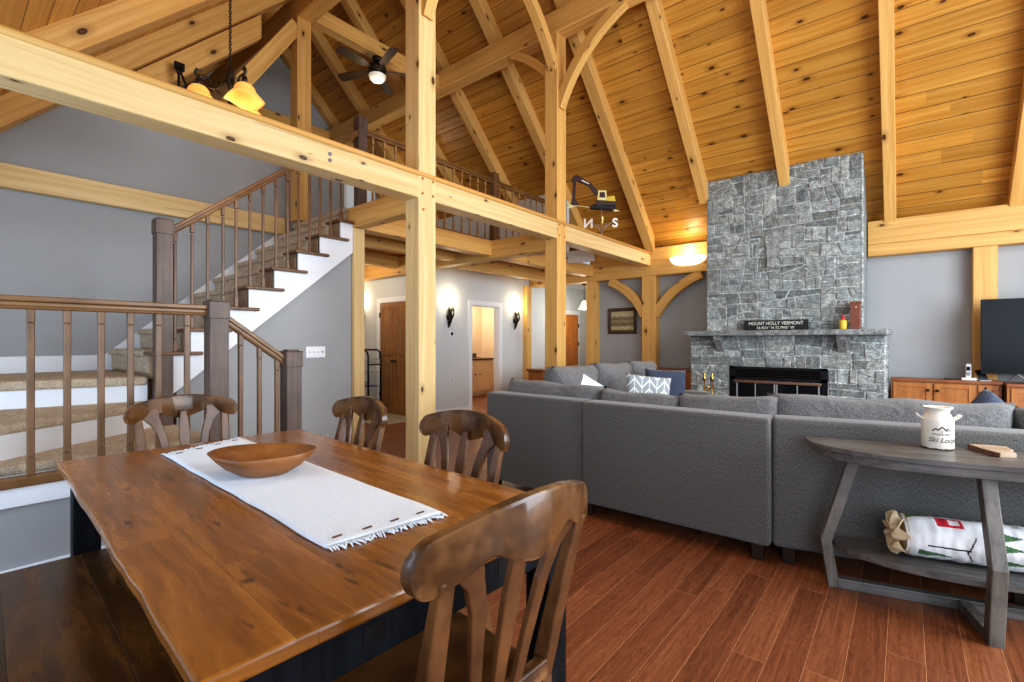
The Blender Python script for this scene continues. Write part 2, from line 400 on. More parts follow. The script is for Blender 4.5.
    def build(s, name, mats, parent=None, bevel=0.0, seg=2, sub=0, origin=None, recalc=True, smooth=False, weld=False):
        me = bpy.data.meshes.new(name)
        o3 = Vector(origin) if origin is not None else Vector((0, 0, 0))
        me.from_pydata([v-o3 for v in s.v], [], s.f)
        mats = mats if isinstance(mats, (list, tuple)) else [mats]
        for m in mats: me.materials.append(MT[m] if isinstance(m, str) else m)
        if any(u for u in s.uv):
            L = me.uv_layers.new(name='UVMap').data; k = 0
            for f, u in zip(s.f, s.uv):
                for i in range(len(f)): L[k].uv = u[i] if u else (0, 0); k += 1
        if any(c for c in s.col):
            L = me.color_attributes.new('Col', 'FLOAT_COLOR', 'CORNER').data; k = 0
            for f, c in zip(s.f, s.col):
                for i in range(len(f)): L[k].color = c or (0.3, 0.3, 0.3, 1); k += 1
        for p, mi, sm in zip(me.polygons, s.mi, s.sm): p.material_index = mi; p.use_smooth = sm or smooth
        if recalc or weld:
            bm = bmesh.new(); bm.from_mesh(me)
            if weld: bmesh.ops.remove_doubles(bm, verts=bm.verts, dist=1e-5)
            if recalc: bmesh.ops.recalc_face_normals(bm, faces=bm.faces)
            bm.to_mesh(me); bm.free()
        ob = bpy.data.objects.new(name, me); C.objects.link(ob); ob.location = o3
        if parent is not None: ob.parent = parent
        if bevel:
            md = ob.modifiers.new('edge', 'BEVEL'); md.width = bevel; md.segments = seg; md.limit_method = 'ANGLE'; md.angle_limit = R(40)
        if sub:
            md = ob.modifiers.new('sub', 'SUBSURF'); md.levels = sub; md.render_levels = sub
        return ob

def tag(o, label, cat, group=None, kind=None):
    if label: o['label'] = label
    if cat: o['category'] = cat
    if group: o['group'] = group
    if kind: o['kind'] = kind
    return o
def struct(o): o['kind'] = 'structure'; return o
def thing(name, label, cat, loc=(0, 0, 0), rz=0.0, group=None):
    o = bpy.data.objects.new(name, None); C.objects.link(o); o.location = loc; o.rotation_euler = (0, 0, rz)
    o.empty_display_size = 0.1
    return tag(o, label, cat, group)
def dup(root, loc, rz, label, group=None):
    r = root.copy(); C.objects.link(r); r.location = loc; r.rotation_euler = (0, 0, rz); r['label'] = label
    if group: r['group'] = group
    for ch in list(root.children):
        c = ch.copy(); C.objects.link(c); c.parent = r
        for g in list(ch.children):
            d = g.copy(); C.objects.link(d); d.parent = c
    return r
def text(body, size, loc, rot, mat, parent=None, name='lettering', ext=0.002, align='CENTER', shear=0.0, sx=1.0, off=0.0):
    cu = bpy.data.curves.new(name, 'FONT'); cu.body = body; cu.size = size; cu.extrude = ext; cu.align_x = align; cu.align_y = 'CENTER'; cu.shear = shear; cu.offset = off
    cu.materials.append(MT[mat])
    tmp = bpy.data.objects.new(name, cu); C.objects.link(tmp)
    bpy.context.view_layer.update()
    me = bpy.data.meshes.new_from_object(tmp.evaluated_get(bpy.context.evaluated_depsgraph_get()))
    bpy.data.objects.remove(tmp)
    ob = bpy.data.objects.new(name, me); C.objects.link(ob); ob.location = loc; ob.rotation_euler = rot; ob.scale = (sx, 1, 1)
    if parent is not None: ob.parent = parent
    return ob

XZ = lambda y: (lambda a, b, t: (a, y+t, b))
YZ = lambda x: (lambda a, b, t: (x+t, a, b))
XY = lambda z: (lambda a, b, t: (a, b, z+t))

# ------------------------------------------------------------------ the room shell
m = M(); m.box((-10.5, -1.6, -0.08), (4.6, 11.6, 0), u='y'); struct(m.build('floor', 'floor'))
m = M(); m.box((-9.0, 4.45, .0005), (-6.31, 5.3, .006)); struct(m.build('floor_tile', 'tile'))
# floor uv: planks run along y, rows across x
fl = bpy.data.objects['floor'].data
for lp in fl.loops:
    co = fl.vertices[lp.vertex_index].co; fl.uv_layers[0].data[lp.index].uv = (co.y+20, co.x+20)
# roof: two pitched slopes, ridge along x at y=4.22
m = M()
def slope(y0, z0, y1, z1, x0, x1):
    n = Vector((0, -(z1-z0), (y1-y0))).normalized()
    if n.z < 0: n = -n
    L = math.hypot(y1-y0, z1-z0); b = len(m.v)
    for k in (0, 0.09):
        for x, y, z in ((x0, y0, z0), (x1, y0, z0), (x1, y1, z1), (x0, y1, z1)): m.v.append(Vector((x, y, z))+n*k)
    for q in ((0, 1, 2, 3), (4, 5, 6, 7)):
        m.face([b+i for i in q], [(x0+20, 0), (x1+20, 0), (x1+20, L), (x0+20, L)])
    for q in ((0, 1, 5, 4), (1, 2, 6, 5), (2, 3, 7, 6), (3, 0, 4, 7)): m.face([b+i for i in q], [(0, 0), (.1, 0), (.1, .1), (0, .1)])
slope(8.46, 2.975, 4.22, 7.215, -9.5, 4.6)
slope(-1.5, 1.495, 4.22, 7.215, -9.5, -4.6)
slope(.105, 3.10, 4.22, 7.215, -4.6, 4.6)
slope(-1.7, 3.10, .105, 3.10, -4.6, 4.6)
struct(m.build('ceiling', 'ceiling'))

def wall(name, poly, f, t0, t1, mat='gray_wall'):
    mm = M(); mm.prism(poly, f, t0, t1); return struct(mm.build(name, mat))
# fireplace wall (y = 8.44)
wall('wall_back', [(-4.89, 0), (4.6, 0), (4.6, 2.96), (-4.89, 2.96)], XZ(8.44), 0, 0.14)
wall('wall_knee', [(-9.4, 2.835), (-4.7, 2.835), (-4.7, 2.72), (-4.2, 2.72), (-4.2, 2.93), (-4.72, 2.93), (-4.72, 4.06), (-9.4, 4.06)], XZ(7.30), 0, 0.08, 'cream_wall')
wall('wall_dormer', [(.1, 3.1), (-1.5, 3.1), (-1.5, 1.495)], YZ(-4.6), 0, .03)
# stair wall on the left (x = -6.25) with its top following the rafters
wall('wall_left', [(-1.4, 0), (3.05, 0), (3.05, 3.72), (0.78, 3.72), (-1.4, 1.5)], YZ(-6.256), -0.14, 0)
# far gable of the loft
wall('wall_gable', [(-1.4, 2.83), (8.44, 2.83), (8.44, 3.0), (4.22, 7.22), (-1.4, 1.6)], YZ(-9.4), -0.12, 0)
# hall wall with the wall lamps, split around the bathroom opening
D0, D1, DH = 6.46, 7.24, 2.0
for i, (a, b, z0, z1) in enumerate(((5.3, D0, 0, 2.78), (D1, 11.2, 0, 2.78), (D0, D1, DH, 2.78))):
    wall(('wall_hall', 'wall_hall_far', 'wall_hall_over')[i], [(a, z0), (b, z0), (b, z1), (a, z1)], YZ(-6.3), -0.12, 0, 'cream_wall')
wall('wall_alcove', [(-9.0, 0), (-6.42, 0), (-6.42, 2.78), (-9.0, 2.78)], XZ(5.3), 0, 0.12, 'cream_wall')
wall('wall_alcove_side', [(3.1, 0), (5.3, 0), (5.3, 2.78), (3.1, 2.78)], YZ(-9.0), -0.1, 0, 'cream_wall')
wall('wall_alcove_front', [(-9.0, 0), (-6.25, 0), (-6.25, 2.78), (-9.0, 2.78)], XZ(3.05), 0, 0.1, 'cream_wall')
wall('wall_hall_end', [(-6.3, 0), (-3.0, 0), (-3.0, 2.6), (-6.3, 2.6)], XZ(11.2), 0, 0.1, 'cream_wall')
wall('ceiling_hall', [(-6.4, 8.5), (-3.0, 8.5), (-3.0, 11.3), (-6.4, 11.3)], XY(2.6), 0, 0.08, 'cream_wall')
wall('wall_hall_right', [(8.58, 0), (11.2, 0), (11.2, 2.6), (8.58, 2.6)], YZ(-3.2), 0, 0.1, 'cream_wall')
# bathroom behind the hall wall
wall('wall_bath', [(5.4, 0), (9.6, 0), (9.6, 2.6), (5.4, 2.6)], YZ(-8.6), -0.1, 0, 'peach_wall')
wall('wall_bath_near', [(-8.6, 0), (-6.42, 0), (-6.42, 2.6), (-8.6, 2.6)], XZ(5.55), -0.1, 0, 'peach_wall')
wall('wall_bath_far', [(-8.6, 0), (-6.42, 0), (-6.42, 2.6), (-8.6, 2.6)], XZ(9.2), 0, 0.1, 'peach_wall')
wall('ceiling_bath', [(-8.6, 5.5), (-6.42, 5.5), (-6.42, 9.3), (-8.6, 9.3)], XY(2.6), 0, 0.05, 'peach_wall')
# wall below the stairs and low wall below the landing rail
SK = lambda y: 0.878+(y-1.278)*0.845           # lower line of the stair skirt
wall('wall_stair', [(1.31, 0), (2.95, 0), (2.95, SK(2.95)-.01), (1.31, SK(1.31)-.01)], YZ(-4.72), -0.1, 0)
wall('wall_landing', [(-1.4, 0), (1.2, 0), (1.2, 0.46), (-1.4, 0.46)], YZ(-3.7), -0.1, 0)
m = M(); m.box((-3.7, -1.4, 0), (-3.682, 1.2, 0.10)); struct(m.build('baseboard_landing', 'white', bevel=0.004))
m = M(); m.box((-3.70, -1.4, 0.43), (-3.675, 1.22, 0.535)); struct(m.build('trim_landing', 'white', bevel=0.004))
# loft floor
m = M(); m.box((-9.4, 3.06, 2.78), (-4.9, 8.44, 2.83), u='x'); lo = struct(m.build('ceiling_loft', 'ceiling'))
# door casings (white trim)
m = M()
for a, b in ((D0-0.09, D0), (D1, D1+0.09)): m.box((-6.3, a, 0), (-6.275, b, DH+0.09))
m.box((-6.3, D0, DH), (-6.275, D1, DH+0.09)); m.box((-6.42, D0-.005, 0), (-6.3, D0+.012, DH)); m.box((-6.42, D1-.012, 0), (-6.3, D1+.005, DH)); m.box((-6.42, D0, DH-.012), (-6.3, D1, DH))
struct(m.build('trim_1', 'white', bevel=0.004))
A0, A1 = -7.50, -6.62
m = M()
for a, b in ((A0-0.1, A0), (A1, A1+0.1)): m.box((a, 5.275, 0), (b, 5.3, 2.11))
m.box((A0, 5.275, 2.02), (A1, 5.3, 2.11)); struct(m.build('trim_2', 'white', bevel=0.004))
B0, B1 = 9.45, 10.2
m = M()
for a, b in ((B0-.1, B0), (B1, B1+.1)): m.box((-6.3, a, 0), (-6.275, b, 2.06))
m.box((-6.3, B0, 1.96), (-6.275, B1, 2.06)); struct(m.build('trim_3', 'white', bevel=0.004))
m = M(); m.box((-6.3, 5.32, 0), (-6.285, D0-.09, 0.11)); m.box((-6.3, D1+.09, 0), (-6.285, B0-.1, 0.11)); struct(m.build('baseboard_hall', 'white', bevel=0.003))
# alcove door, pair of panelled leaves
d = thing('double_door', 'closed pine panelled double door in the alcove behind the posts', 'door', (A0, 5.28, 0)); d['kind'] = 'structure'; d.name = 'door_1'
def panel_leaf(x0, x1, z0, z1, parent, mat, y=0.0, name='door_leaf', cuts=(0.44, 0.53)):
    mm = M(); mm.box((x0, y, z0), (x1, y+0.025, z1), u='z'); w = x1-x0; h = z1-z0; s = 0.085
    for a, b in ((z0+s, z0+h*cuts[0]), (z0+h*cuts[1], z1-s)):
        # raised panel inside a recess drawn by four mouldings
        mm.box((x0+s, y-0.006, a), (x1-s, y, b), u='z')
        for q in (((x0+s-.012, y-.012, a-.012), (x0+s+.006, y, b+.012)), ((x1-s-.006, y-.012, a-.012), (x1-s+.012, y, b+.012)), ((x0+s, y-.012, a-.012), (x1-s, y, a+.006)), ((x0+s, y-.012, b-.006), (x1-s, y, b+.012))): mm.box(*q)
    return mm.build(name, mat, parent, bevel=0.004)
for k in range(2):
    lf = panel_leaf(0.003+k*0.44, 0.437+k*0.44, 0.01, 2.015, d, 'door_pine')
    mm = M(); mm.lathe([(0.0, 0), (.012, 0), (.012, .02), (.024, .03), (.022, .05), (0, .055)], 14, (0, 0, 0)); kb = mm.build('door_knob', 'iron', lf); kb.location = (0.40+k*0.08, 0.0, 0.96); kb.rotation_euler = (R(90), 0, 0)
mm = M()
for z in (0.3, 1.0, 1.75): mm.box((-0.012, -0.012, z), (0.012, 0.01, z+0.09))
mm.build('hinge', 'iron', d)
d3 = thing('door_2', None, None, (-6.29, B0, 0)); d3['kind'] = 'structure'; d3.rotation_euler = (0, 0, R(90))
lf = panel_leaf(0, 0.75, 0.01, 1.955, d3, 'orange_door', y=-0.03)
mm = M()
for z in (0.25, 1.2, 1.65): mm.box((0.735, -0.05, z), (0.765, -0.02, z+0.09))
mm.build('hinge', 'black', d3)

# ------------------------------------------------------------------ timber frame
def timber(name, label, parts, cat='beam', mat='beam', bevel=0.006, group=None):
    """parts: list of (p0,p1,w,h[,up]) ; one mesh"""
    mm = M(); 
    for p in parts: mm.beam(*p)
    o = mm.build(name, mat, bevel=bevel, seg=1, origin=parts[0][0])
    return tag(o, label, cat, group, 'thing')
def box_timber(name, label, lo, hi, u, cat='beam', mat='beam', parent=None):
    mm = M(); mm.box(lo, hi, u=u)
    o = mm.build(name, mat, parent, bevel=0.006, seg=1, origin=None if parent else lo)
    if not parent: tag(o, label, cat, None, 'thing')
    return o
def peg_mesh(pts, ax):
    mm = M()
    for p in pts:
        p = Vector(p); dv = Vector((1, 0, 0)) if ax == 'x' else Vector((0, -1, 0))
        mm.tube([p-dv*.01, p+dv*.008], 0.013, 8)
    return mm
def brace(path, side, w, h, name='brace', parent=None, mat='beam'):
    mm = M(); mm.sweep(path, side, w, h); return mm.build(name, mat, parent, bevel=0.005, seg=1)
def arc(p0, p1, bulge, n=10):
    """points from p0 to p1 bowed by vector bulge"""
    p0, p1, bl = Vector(p0), Vector(p1), Vector(bulge)
    return [p0.lerp(p1, t/n)+bl*(4*(t/n)*(1-t/n)) for t in range(n+1)]

# posts of the main bent
p1 = thing('timber_post', 'pale square timber post under the beam joint, behind the dining chairs', 'post', (-3.64, 3.03, 0)); p1['kind'] = 'thing'
m = M(); m.box((-.10, -.11, 0), (.107, .10, 5.40), u='z'); m.build('post_shaft', 'beam_pale', p1, bevel=0.007, seg=1)
[peg_mesh([(.107, dy, z)], 'x').build('peg', 'cherry', p1) for dy, z in ((-.07, 2.86), (-.07, 2.72), (.06, 2.86), (.06, 2.72), (-.06, 2.57))]
brace(arc((0.08, -0.02, 4.42), (1.03, -0.02, 5.42), (-.10, 0, .10)), (0, 1, 0), 0.12, 0.125, parent=p1)
p2 = thing('timber_post', 'tall timber post beside the weather vane with arched braces at its top', 'post', (-3.64, 5.345, 0)); p2['kind'] = 'thing'
m = M(); m.box((-.10, -.105, 0), (.105, .105, 5.40), u='z'); m.build('post_shaft', 'beam', p2, bevel=0.007, seg=1)
[peg_mesh([(.105, dy, z)], 'x').build('peg', 'cherry', p2) for dy, z in ((-.06, 2.86), (-.06, 2.72), (.06, 2.86), (.06, 2.72))]
brace(arc((0.08, -0.02, 4.42), (1.03, -0.02, 5.42), (-.10, 0, .10)), (0, 1, 0), 0.12, 0.125, parent=p2)
brace(arc((-0.08, -0.02, 4.92), (-0.72, -0.02, 5.42), (.03, 0, .03)), (0, 1, 0), 0.10, 0.11, parent=p2)
brace(arc((0.03, -0.06, 4.93), (0.03, -0.90, 5.80), (0, .05, .05)), (1, 0, 0), 0.12, 0.12, parent=p2)
# main tie timber along y
t = box_timber('tie_timber', 'long pale main timber crossing the whole room above the stairs and posts', (-3.74, -1.6, 2.675), (-3.54, 8.235, 2.90), 'y', mat='beam_pale')
m = M(); m.tube([(0, 0, 0), (0, 9.83, 0)], 0.027, 10); tr = m.build('rounded_trim', 'beam', t); tr.location = (0.194, 0, 0.226)
for u in (tr.data.uv_layers or []): pass
for zz in (0.085, 0.135):
    m = M(); m.tube([(0.195, 3.62, zz), (0.206, 3.62, zz)], 0.016, 12); m.build('bolt', 'bolt', t)
# purlins
box_timber('purlin', 'heavy purlin timber on top of the tall post beside the weather vane', (-9.38, 5.24, 5.40), (4.5, 5.45, 5.70), 'x')
box_timber('purlin', 'heavy purlin timber high over the staircase, above the loft post', (-9.38, 2.92, 5.40), (4.5, 3.13, 5.70), 'x')
# loft bent
box_timber('timber_post', 'slender square loft post rising beside the hanging lamp', (-6.07, 2.92, 2.845), (-5.88, 3.10, 5.40), 'z', 'post')
box_timber('timber_post', 'loft post hidden behind the pale post, below the ceiling fan', (-6.32, 5.25, 2.83), (-6.15, 5.43, 5.40), 'z', 'post')
box_timber('collar_timber', 'short collar timber carrying the ceiling fan above the loft', (-6.0, 3.10, 5.43), (-5.84, 5.25, 5.63), 'y')
timber('knee_brace', 'slanting knee brace beside the hanging lamp at the top of the loft post', [((-5.97, 2.93, 5.30), (-5.97, 2.28, 4.30), 0.15, 0.17, (0, 1, 0))], 'brace')
# rafters, right slope
RU = 11.17
def rafter_r(x, w, yend, label, ytop=4.22):
    mm = M(); mm.prism([(ytop, RU-ytop), (yend, RU-yend), (yend, 11.47-yend), (ytop, 11.47-ytop)], YZ(0), -w/2, w/2)
    # uv along length
    o = mm.build('rafter', 'beam', bevel=0.005, seg=1, origin=(0, yend, RU-yend)); o.location.x = x
    me = o.data
    for p in me.polygons:
        sidef = abs(p.normal.x) > 0.7
        for li in p.loop_indices:
            co = me.vertices[me.loops[li].vertex_index].co
            a = (co.y-co.z)/1.414; c = (co.y+co.z)/1.414 if sidef else co.x+3.1
            me.uv_layers[0].data[li].uv = (a+x*3.3+9, c+x*2.1)
    return tag(o, label, 'rafter', None, 'thing')
rafter_r(2.2, .13, 8.24, 'sloping ceiling rafter next beyond the one above the television')
rafter_r(1.03, .13, 8.24, 'sloping ceiling rafter above the television')
rafter_r(-.155, .13, 8.24, 'sloping ceiling rafter just right of the stone chimney')
rafter_r(-1.315, .13, 7.675, 'sloping ceiling rafter that ends against the middle of the stone chimney')
rafter_r(-2.43, .14, 7.70, 'sloping ceiling rafter meeting the left edge of the stone chimney')
rafter_r(-3.55, .17, 8.24, 'sloping rafter behind the weather vane, landing on the end of the main timber')
rafter_r(-4.79, .15, 8.24, 'sloping rafter left of the weather vane post, ending above the loft railing')
rafter_r(-5.95, .15, 8.24, 'sloping rafter seen just right of the pale timber post')
rafter_r(-7.1, .15, 8.24, 'sloping rafter behind the ceiling fan')
rafter_r(-8.25, .15, 8.24, 'sloping rafter left of the ceiling fan')
rafter_r(-9.32, .14, 8.24, 'sloping rafter against the gray gable wall')
def rafter_l(x, w, label, off=2.73, dep=.31, y0=-1.2, y1=4.2):
    mm = M(); mm.prism([(y0, y0+off), (y1, y1+off), (y1, y1+off+dep), (y0, y0+off+dep)], YZ(0), -w/2, w/2)
    o = mm.build('rafter', 'beam', bevel=0.005, seg=1, origin=(0, y0, y0+off)); o.location.x = x; me = o.data
    for p in me.polygons:
        sidef = abs(p.normal.x) > 0.7
        for li in p.loop_indices:
            co = me.vertices[me.loops[li].vertex_index].co
            a = (co.y+co.z)/1.414; c = (co.z-co.y)/1.414 if sidef else co.x+3.1
            me.uv_layers[0].data[li].uv = (a+x*3.3+9, c+x*2.1)
    return tag(o, label, 'rafter', None, 'thing')
rafter_l(-4.69, .2, 'broad rafter at the upper left corner, nearest above the staircase')
rafter_l(-5.93, .2, 'second broad rafter over the staircase, behind the lamp chain')
rafter_l(-5.99, .16, 'lower rafter tucked below the second rafter, behind the hanging lamp', off=2.42, dep=.29, y0=1.30, y1=2.5)
rafter_l(-7.1, .16, 'dim left-slope rafter deep above the loft')
rafter_l(-8.25, .16, 'dim left-slope rafter near the gable')
# girt on the gable wall
box_timber('girt', 'timber girt along the foot of the gray gable triangle', (-9.39, 2.75, 5.36), (-9.2, 5.7, 5.66), 'y')
# girt on the stair wall
box_timber('girt', 'pale timber girt running along the stair wall behind the handrail', (-6.245, -.1, 2.685), (-6.16, 2.90, 2.90), 'y', mat='beam_pale')
# wall timbers on the fireplace wall: lower and upper piece, left and right of the chimney
box_timber('wall_timber', 'lower of two stacked wall timbers right of the chimney, resting on the post', (-.40, 8.24, 2.49), (4.5, 8.435, 2.645), 'x')
box_timber('wall_timber', 'upper of two stacked wall timbers right of the chimney, under the rafters', (-.40, 8.24, 2.648), (4.5, 8.435, 2.97), 'x')
g = box_timber('wall_timber', 'horizontal wall timber behind the glowing wall bowl, left of the chimney', (-6.3, 8.24, 2.49), (-2.42, 8.435, 2.76), 'x')
box_timber('wall_timber', 'upper wall timber above the glowing wall bowl, under the roof boards', (-4.80, 8.25, 2.765), (-2.42, 8.435, 2.99), 'x')
pa = thing('timber_post', 'short wall post with two arched braces, right of the framed picture', 'post', (-3.58, 8.35, 0)); pa['kind'] = 'thing'
m = M(); m.box((-.13, -.11, 0), (.13, .085, 2.49), u='z'); m.build('post_shaft', 'beam', pa, bevel=0.006, seg=1)
brace(arc((.10, -.03, 1.78), (.92, -.03, 2.46), (-.07, 0, .07)), (0, 1, 0), .13, .15, parent=pa)
brace(arc((-.10, -.03, 1.78), (-.80, -.03, 2.46), (.07, 0, .07)), (0, 1, 0), .13, .15, parent=pa)
box_timber('timber_post', 'wall post left of the framed picture at the hall opening', (-4.89, 8.26, 0), (-4.68, 8.435, 2.49), 'z', 'post')
box_timber('timber_post', 'wall post partly hidden behind the television', (.655, 8.26, 0), (.875, 8.435, 2.49), 'z', 'post')
box_timber('timber_post', 'thin hall post beside the wall lamp right of the bathroom door', (-6.30, 8.02, 0), (-6.18, 8.18, 2.49), 'z', 'post')
# stair corner post and the header to the pale post
box_timber('timber_post', 'square post at the end of the stair wall, beside the light switch', (-4.81, 2.955, 0), (-4.675, 3.09, 2.57), 'z', 'post', 'beam_pale')
box_timber('header_timber', 'short header timber joining the stair corner to the pale post', (-4.81, 2.955, 2.575), (-3.745, 3.10, 2.80), 'x')
# loft edge and floor joists
box_timber('loft_timber', 'timber along the loft edge below the loft railing', (-4.9, 3.10, 2.58), (-4.71, 8.24, 2.80), 'y')
box_timber('loft_timber', 'cross timber from the tall post back under the loft', (-6.3, 5.25, 2.53), (-3.74, 5.43, 2.80), 'x')
box_timber('joist', 'floor joist with a cut end under the loft, above the second wall lamp', (-5.62, 5.43, 2.50), (-5.46, 7.66, 2.76), 'y')
box_timber('joist', 'floor joist under the loft seen beside the stair corner post', (-5.62, 3.10, 2.58), (-5.47, 5.25, 2.78), 'y')
box_timber('joist', 'deeper floor joist under the loft in front of the pine double door', (-6.9, 3.15, 2.58), (-6.75, 5.25, 2.78), 'y')
box_timber('joist', 'far floor joist under the loft above the pine double door', (-8.9, 5.12, 2.46), (-6.32, 5.28, 2.77), 'x')

# ------------------------------------------------------------------ loft windows (on the gable)
for i, (a, b) in enumerate(((5.68, 6.46),)):
    w = thing('window_%d' % (i+1), None, None, (-9.39, a, 4.12)); w['kind'] = 'structure'
    mm = M(); L = b-a
    for q in (((0, 0, 0), (.03, .06, 1.25)), ((0, L-.06, 0), (.03, L, 1.25)), ((0, 0, 0), (.03, L, .06)), ((0, 0, 1.19), (.03, L, 1.25)), ((0, 0, .6), (.03, L, .65))): mm.box(*q)
    mm.build('window_frame', 'white', w, bevel=.004)
    mm = M(); mm.box((.005, .05, .05), (.01, L-.05, 1.2)); mm.build('pane', 'daylight', w)
    mm = M()
    for k in range(9): mm.box((.032, .03, 1.2-k*.045), (.045, L-.03, 1.215-k*.045))
    mm.build('blind', 'blind', w)

# ------------------------------------------------------------------ staircase
st = thing('staircase', 'carpeted staircase with white risers turning up to the loft', 'staircase', (0, 0, 0)); st['kind'] = 'thing'
def flat_step(poly, z, zb, name='step'):
    mm = M(); mm.prism(poly, XY(0), zb, z-.05); s = mm.build(name, 'white', st)
    cx = sum(p[0] for p in poly)/len(poly); cy = sum(p[1] for p in poly)/len(poly)
    return s
def carpet_poly(poly, z, parent, th=.06):
    mm = M(); mm.prism(poly, XY(0), z-th, z); return mm.build('carpet', 'carpet', parent, bevel=.024, seg=3)
# lower flight up to the landing (runs towards -y)
for k in range(2):
    z = .21*(k+1); y1 = 1.74-.23*k
    s = flat_step([(-4.7, y1-.23), (-3.82, y1-.23), (-3.82, y1), (-4.7, y1)], z, 0)
    carpet_poly([(-4.7, y1-.25), (-3.82, y1-.25), (-3.82, y1+.03), (-4.7, y1+.03)], z, s)
s = flat_step([(-6.2, -1.3), (-3.82, -1.3), (-3.82, 1.28), (-4.71, 1.28), (-4.71, 1.15), (-6.2, 1.15)], .63, 0, 'landing')
carpet_poly([(-6.2, -1.3), (-3.81, -1.3), (-3.81, 1.30), (-4.70, 1.30), (-4.70, 1.15), (-6.2, 1.15)], .63, s)
s = flat_step([(-3.85, -.10), (-4.02, .255), (-4.66, 1.13), (-6.2, 1.15), (-6.2, -1.3), (-3.85, -1.3)], .83, .5, 'winder_step')
carpet_poly([(-3.85, -.14), (-3.99, .23), (-4.63, 1.13), (-6.2, 1.15), (-6.2, -1.3), (-3.85, -1.3)], .83, s)
s = flat_step([(-4.99, .32), (-4.80, 1.13), (-6.2, 1.15), (-6.2, -1.3), (-5.38, -1.3)], 1.03, .7, 'winder_step')
carpet_poly([(-4.96, .31), (-4.77, 1.13), (-6.2, 1.15), (-6.2, -1.3), (-5.35, -1.3)], 1.03, s, th=.07)
NR, RY, RUN, RISE = 8, 1.176, .233, .20
for k in range(NR+1):
    z = 1.03+RISE*(k+1); y = RY+RUN*k
    last = k == NR
    ye = y+.012 if last else min(y+RUN+.012, 2.95)
    mm = M(); mm.box((-6.2, y, z-RISE-.03), (-4.83 if last else -4.72, ye, z-.03), u='x'); s = mm.build('step', 'riser', st)
    mm = M()
    if not last: mm.box((-5.0, y-.045, z-.03), (-4.655, min(y+.315, 2.95), z), u='x'); mm.build('tread', 'oak', s, bevel=.010)
    mm = M(); mm.box((-6.18, y-.05, z-.045), (-4.93, y+.016 if last else y+RUN+.02, z+.012)); mm.box((-6.18, y-.022, z-RISE+.012), (-4.93, y+.02, z-.02)); mm.build('carpet', 'carpet', s, bevel=.02, seg=3)
# open skirt with the stepped upper edge
poly = [(1.20, SK(1.20)), (2.953, SK(2.953)), (2.953, 1.03+RISE*8-.03)]
for k in range(NR-1, -1, -1):
    y = RY+RUN*k; z = 1.03+RISE*(k+1)-.03
    if k < NR-1: poly.append((y+RUN, z))
    poly.append((y, z)); poly.append((y, z-RISE)) if k else None
poly += [(1.176, 1.0)]
mm = M(); mm.prism([p for p in poly if p], YZ(-4.72), -.02, .022); mm.build('skirt_board', 'white', st)
mm = M(); mm.prism([(1.08, 1.03), (1.12, 1.19), (2.79, 2.66), (2.80, 2.40), (1.3, 1.03)], YZ(-6.25), 0, .03); mm.build('skirt_board', 'white', st)
mm = M(); mm.box((-6.25, -1.4, 1.02), (-6.225, 1.12, 1.18)); mm.build('skirt_board', 'white', st, bevel=.004)


# ------------------------------------------------------------------ railings
def newel(parent, x, y, z0, z1, w=.118, mat='newel', cap=True):
    mm = M(); h = w/2; mm.box((x-h, y-h, z0), (x+h, y+h, z1-.015), u='z')
    mm.box((x-h-.006, y-h-.006, z1-.13), (x+h+.006, y+h+.006, z1-.015), u='z')
    b = len(mm.v); t = h+.006
    mm.prism([(x-t, y-t), (x+t, y-t), (x+t, y+t), (x-t, y+t)], XY(0), z1-.015, z1-.008)
    mm.prism([(x-h*.75, y-h*.75), (x+h*.75, y-h*.75), (x+h*.75, y+h*.75), (x-h*.75, y+h*.75)], XY(0), z1-.008, z1+.004)
    return mm.build('newel_post', mat, parent, bevel=.006)
def handrail(parent, p0, p1, mat='oak_rail', w=.066, h=.058):
    mm = M(); p0, p1 = Vector(p0), Vector(p1)
    mm.beam(p0, p1, w, h*.55); dz = Vector((0, 0, -h*.5)); mm.beam(p0+dz, p1+dz, w*.62, h*.5); dz = Vector((0, 0, -h*.85)); mm.beam(p0+dz, p1+dz, w*.86, h*.28)
    return mm.build('handrail', mat, parent, bevel=.008, seg=3)
def baluster(parent, x, y, z0, z1, w=.032, mat='oak'):
    mm = M(); h = w/2; c = h*.72
    mm.box((x-h, y-h, z0), (x+h, y+h, z0+.10), u='z'); mm.box((x-c, y-c, z0+.1), (x+c, y+c, z1-.1), u='z') if w < .031 else mm.box((x-h*.93, y-h*.93, z0+.1), (x+h*.93, y+h*.93, z1-.09), u='z'); mm.box((x-h, y-h, z1-.09), (x+h, y+h, z1), u='z')
    o = mm.build('baluster', mat, parent, bevel=.004, seg=1); return o
KX = -3.7
ra = thing('landing_railing', 'oak railing with square balusters in front of the carpeted landing steps', 'railing')
handrail(ra, (KX, -1.4, 1.55), (KX, 1.21, 1.55)).name = 'handrail'
mm = M(); mm.box((KX-.05, -1.4, .535), (KX+.045, 1.22, .585), u='y'); mm.build('base_rail', 'oak_rail', ra, bevel=.006)
for y in (-1.0, -.86, -.71, -.56, -.41, -.26, -.11, .045, .20, .348, .496, .645, .785, .929, 1.086): baluster(ra, KX, y, .585, 1.51, .034)
newel(ra, KX, 1.263, 0, 1.605)
rb = thing('stair_railing', 'short oak railing sloping down to the bottom newel post', 'railing')
newel(rb, KX, 1.785, 0, 1.25)
handrail(rb, (KX, 1.32, 1.49), (KX, 1.735, 1.185), w=.064, h=.056)
for y, z0 in ((1.418, .44), (1.549, .42), (1.677, .21)): baluster(rb, KX-.0, y, z0-.42 if True else z0, 1.49-(y-1.32)*.735-.04, .032)
rc = thing('stair_railing', 'long oak railing climbing the upper stair flight to the loft', 'railing')
newel(rc, -4.72, 1.215, .60, 2.325, .115)
